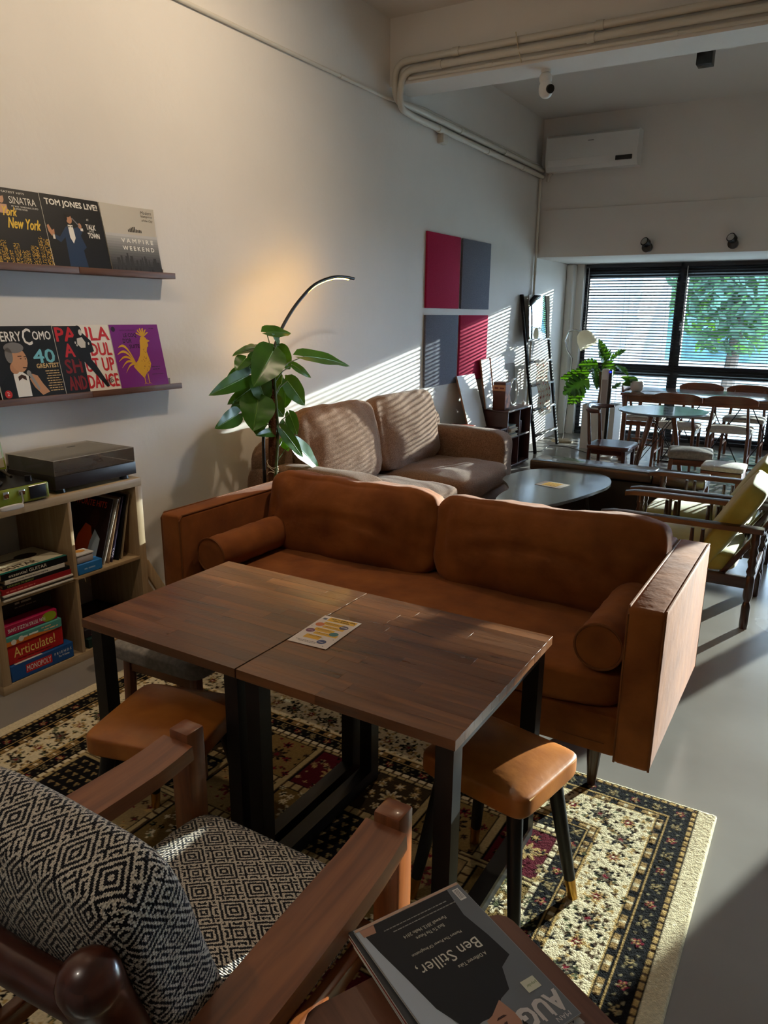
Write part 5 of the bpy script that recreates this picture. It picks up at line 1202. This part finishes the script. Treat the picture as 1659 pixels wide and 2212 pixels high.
B().lathe([(.135, 0), (.135, .018), (.12, .024), (.012, .028)], (.275, 9.12, 0), 32).part('base', mat('brass_dull', (160, 140, 110), rough=.35, metal=.8), fl_)
B().tube([(.285, 9.12, .02), (.31, 9.12, .6), (.325, 9.12, 1.03), (.26, 9.12, 1.12), (.225, 9.11, 1.24), (.26, 9.1, 1.34), (.34, 9.09, 1.375), (.42, 9.08, 1.35)], .008, 8).part('pole', chrome, fl_)
b = B(); n = 28; vs = []; pf = [(.03, 0), (.075, -.03), (.10, -.09), (.115, -.20)]
for r, z in pf:
    for j in range(n): a = 2*PI*j/n; rr = r*(1+(.03 if j % 2 else 0)); vs.append((rr*math.cos(a), rr*math.sin(a), z))
b.add(vs, [(i*n+j, i*n+(j+1) % n, (i+1)*n+(j+1) % n, (i+1)*n+j) for i in range(3) for j in range(n)]+[tuple(range(n))])
b.xf(Matrix.Translation((.43, 9.08, 1.355)) @ Matrix.Rotation(-.55, 4, 'Y')).part('shade', mat('shade_white', (232, 224, 206), rough=.7, sub=.3), fl_)
MT['shade_white'].node_tree.nodes['Translucent BSDF'].inputs[0].default_value = lin((240, 226, 196))

lad = thing('leaning_ladder', 'black wooden display ladder leaning on the left wall near the window', 'ladder', (.3, 8.5, 0))
for y in (8.10, 8.88): B().beam((.29, y, .0), (.022, y, 1.755), .028, .05, up=(0, 1, 0), r=.004).part('rail', matt_black, lad)
for k, z in enumerate((1.26, 1.02, .76, .49, .20)):
    x = .29-.268*z/1.755+.004; B().beam((x, 8.115, z), (x, 8.865, z), .05, .022, r=.003).part('rung', mat('grey_rung', (90, 84, 80), rough=.5) if k == 0 else MT['grey_rung'], lad)
mr = thing('ladder_mirror', 'tall frameless mirror standing on the top rung of the ladder', 'mirror', M=frame((.122, 8.13, 1.275), (0, 1, 0), (-.03, 0, .48)))
B().rbox((0, 0, 0), (.68, .48, .006), .002).part('mirror_face', mirror_m, mr, world=False); B().box((0, 0, -.004), (.68, .48, -.0005)).part('backing', black_pl, mr, world=False)
kl = bpy.data.materials.new('kilim'); kl.use_nodes = True
def kilim():
    N = kl.node_tree.nodes; L = kl.node_tree.links; p = N['Principled BSDF']; p.inputs['Roughness'].default_value = .95
    tc = N.new('ShaderNodeTexCoord'); sx = N.new('ShaderNodeSeparateXYZ'); L.new(tc.outputs['UV'], sx.inputs[0])
    w = N.new('ShaderNodeTexVoronoi'); w.feature = 'F1'; w.distance = 'MANHATTAN'; w.inputs['Scale'].default_value = 14; w.inputs['Randomness'].default_value = .25; L.new(tc.outputs['UV'], w.inputs['Vector'])
    r = N.new('ShaderNodeValToRGB'); e = r.color_ramp.elements; r.color_ramp.interpolation = 'CONSTANT'
    e[0].position = 0; e[0].color = lin((60, 44, 48)); e[1].position = .22; e[1].color = lin((196, 106, 76))
    for ps, c in ((.36, (206, 196, 178)), (.62, (120, 112, 104)), (.7, (214, 204, 186))): q = e.new(ps); q.color = lin(c)
    L.new(w.outputs['Distance'], r.inputs['Fac']); L.new(r.outputs[0], p.inputs['Base Color'])
kilim()
kt = thing('hanging_kilim', 'cream woven runner with red and black stars hanging over a ladder rung', 'textile', (.2, 8.4, .4))
b = B(); n = 16; vs = []
for i in range(n+1):
    z = 1.04-.60*i/n; x = .29-.268*z/1.755+.036+.012*math.sin(i*.8)
    for j in range(9): vs.append((x+.006*math.sin(j*1.4+i*.3), 8.25+.40*j/8+.01*math.sin(i*.6), z+(.02*math.sin(j*.4) if i == n else 0)))
b.add(vs, [(i*9+j, i*9+j+1, (i+1)*9+j+1, (i+1)*9+j) for i in range(n) for j in range(8)])
m0 = len(b.v); b.add([(x-.004, y, z) for x, y, z in vs], [(i*9+j, (i+1)*9+j, (i+1)*9+j+1, i*9+j+1) for i in range(n) for j in range(8)])
b.part('cloth', kl, kt, recalc=False)
bb2 = B()
for j in range(17): bb2.cyl((.29-.268*.44/1.755+.038, 8.25+.025*j*.98, .445), (.29-.268*.40/1.755+.038, 8.25+.025*j*.98, .41), .003, n=4)
bb2.part('fringe', twine, kt, kind='stuff')
B().tube([(.02, 7.95, .03), (.12, 8.05, .004), (.3, 8.3, .004), (.25, 8.7, .004), (.45, 8.75, .004), (.62, 8.62, .004), (.8, 8.45, .004)], .004, 6).part('power_cable', black_pl, None)
tag(bpy.data.objects['power_cable'], 'black power cable lying on the floor by the ladder', 'cable')

# ================================================================ low cube shelves beside the brown sofa
cb = thing('cube_shelf', 'maroon four-cube shelf between the brown sofa and the ladder', 'shelf', (.2, 7.3, 0))
y0, y1, zt = 6.96, 7.62, .61
for a, b2 in (((.02, y0, zt-.018), (.39, y1, zt)), ((.02, y0, .02), (.39, y1, .04)), ((.02, y0, .315), (.385, y1, .333))): B().rbox(a, b2, .002).part('board', maroon, cb)
for y in (y0, (y0+y1)/2-.009, y1-.018): B().rbox((.02, y, .04), (.388, y+.018, zt-.018), .002).part('upright', maroon, cb)
B().box((.02, y0+.018, .04), (.025, y1-.018, zt-.018)).part('back_panel', maroon, cb)
B().rbox((.03, y0+.02, 0), (.36, y1-.02, .02), .002).part('plinth', maroon, cb)
cb2 = thing('low_shelf', 'low maroon shelf unit partly hidden behind the brown sofa arm', 'shelf', (.2, 6.35, 0))
for a, b2 in (((.02, 5.75, .43), (.39, 6.94, .45)), ((.02, 5.75, .02), (.39, 6.94, .04))): B().rbox(a, b2, .002).part('board', maroon, cb2)
for y in (5.75, 6.33, 6.922): B().rbox((.02, y, .04), (.385, y+.018, .43), .002).part('upright', maroon, cb2)
for k, (yy, h, d_, c, lab) in enumerate([(6.40, .30, .2, (60, 70, 80), 'dark blue book standing in the low shelf'), (6.44, .28, .2, (180, 170, 160), 'pale book standing in the low shelf'), (6.98+.02, .12, .15, (150, 60, 50), 'red box in the upper left cube of the maroon shelf'), (7.32, .15, .12, (120, 90, 70), 'brown book in the upper right cube of the maroon shelf'), (7.36, .14, .12, (90, 50, 44), 'dark red book in the upper right cube of the maroon shelf')]):
    z0 = .041 if k < 2 else .334
    t = thing('standing_book', lab, 'book', (.3, yy, z0), 0, 'things in the low shelves'); B().rbox((.372-d_, yy, z0), (.372, yy+.03, z0+h), .002).part('cover', ink(*c), t); B().box((.372-d_, yy+.004, z0+h), (.366, yy+.026, z0+h+.001)).part('page_top', pages, t)
for k in range(4):
    z0 = .334+.03*k; lab = ['lowest', 'second', 'third', 'top'][k]+' pale book of the stack in the left maroon cube'
    t = thing('stacked_book', lab, 'book', (.3, 7.1, z0), 0, 'books lying in the left maroon cube'); B().rbox((.16, 7.04, z0), (.40-.02*(k % 2), 7.22, z0+.006), .001).part('cover', ink(*[(190, 186, 178), (90, 110, 110), (206, 196, 180), (120, 140, 140)][k]), t)
    B().box((.162, 7.043, z0+.006), (.395-.02*(k % 2), 7.217, z0+.024), ).part('page_block', pages, t); B().rbox((.16, 7.04, z0+.024), (.40-.02*(k % 2), 7.22, z0+.0295), .001).part('cover', ink(*[(190, 186, 178), (90, 110, 110), (206, 196, 180), (120, 140, 140)][k]), t)
z0 = .451
for k, (c, h, x1, ya, yb, lab) in enumerate([((200, 196, 188), .035, .37, 6.02, 6.34, 'pale thick book at the bottom of the pile beside the brown sofa'), ((206, 202, 196), .03, .36, 6.04, 6.34, 'white book in the middle of the pile beside the brown sofa'), ((150, 110, 60), .035, .35, 6.0, 6.27, 'tan and red book on top of the pile beside the brown sofa')]):
    t = thing('stacked_book', lab, 'book', (.2, 6.1, z0), 0, 'books beside the brown sofa'); B().rbox((.13, ya, z0), (x1, yb, z0+.004), .001).part('cover', ink(*c), t); B().box((.133, ya+.003, z0+.004), (x1-.003, yb-.003, z0+h-.004)).part('page_block', pages, t)
    B().rbox((.13, ya, z0+h-.004), (x1, yb, z0+h), .001).part('cover', ink(*((c) if k < 2 else (140, 60, 44))), t); B().box((x1-.004, ya, z0+.004), (x1, yb, z0+h-.004)).part('spine', ink(*c), t); z0 += h+.0008
def canvas(label, y0, y1, z0, z1, xb, xt, m, name='canvas_board', grp='pale boards leaning on the wall'):
    M = frame((xb, y0, z0), (0, 1, 0), (xt-xb, 0, z1-z0)); h = math.hypot(xt-xb, z1-z0)
    t = thing(name, label, 'board', M=M, group=grp); B().rbox((0, 0, -.018), (y1-y0, h, -.001), .002).part('frame', ink(150, 110, 84), t, world=False); B().box((.001, .001, -.001), (y1-y0-.001, h-.001, .001)).part('face', m, t, world=False); return t
wb_ = mat('board_white', (232, 230, 226), rough=.6)
canvas('white board leaning on the low shelf beside the stacked books', 6.47, 6.87, .457, .97, .20, .045, wb_)
canvas('narrow white board leaning on the maroon shelf, left of the orange box', 7.0, 7.21, .612, 1.10, .13, .052, wb_)
canvas('wide white board leaning on the maroon shelf behind the round ring', 7.24, 7.60, .612, 1.11, .13, .052, wb_)
canvas('grey board standing on the floor between the maroon shelf and the ladder', 7.66, 7.98, .0, 1.02, .12, .03, mat('board_grey', (150, 142, 136), rough=.7))
ob = thing('printed_carton', 'tall orange printed carton standing on the maroon shelf', 'box', (.28, 7.06, .611))
B().rbox((.20, 7.0, .611), (.33, 7.14, .885), .002).part('carton', ink(92, 52, 44), ob); B().box((.3302, 7.005, .63), (.3312, 7.135, .86)).part('front_print', mat('orange_print', (196, 110, 70), (120, 60, 40), rough=.5, sc=(12, 12, 12), lo=.45, hi=.55), ob)
B().box((.2, 6.9988, .80), (.33, 6.9998, .86)).part('side_print', ink(206, 150, 110), ob); B().dashes(0, 0, .1, .02).xf(frame((.215, 6.9985, .82), (1, 0, 0), (0, 0, 1))).part('lettering', ink(120, 40, 30), ob, recalc=False, smooth=0)
rg = thing('ring_ornament', 'white ring ornament standing on the maroon shelf', 'ornament', (.24, 7.45, .611))
B().tube([(.24, 7.45+.115*math.cos(a), .752+.135*math.sin(a)) for a in np.linspace(0, 2*PI, 40, endpoint=False)], .011, 10, closed=True).part('ring', white_pl, rg); B().rbox((.20, 7.40, .611), (.28, 7.50, .618), .003).part('foot', white_pl, rg)
bt_ = thing('small_bottle', 'tiny white bottle at the far end of the maroon shelf top', 'bottle', (.3, 7.58, .611))
B().lathe([(.014, 0), (.016, .004), (.016, .03), (.007, .04), (.007, .05)], (.31, 7.57, .611), 14).part('bottle', white_pl, bt_); B().cyl((.31, 7.57, .661), (.31, 7.57, .668), .008).part('cap', white_pl, bt_)
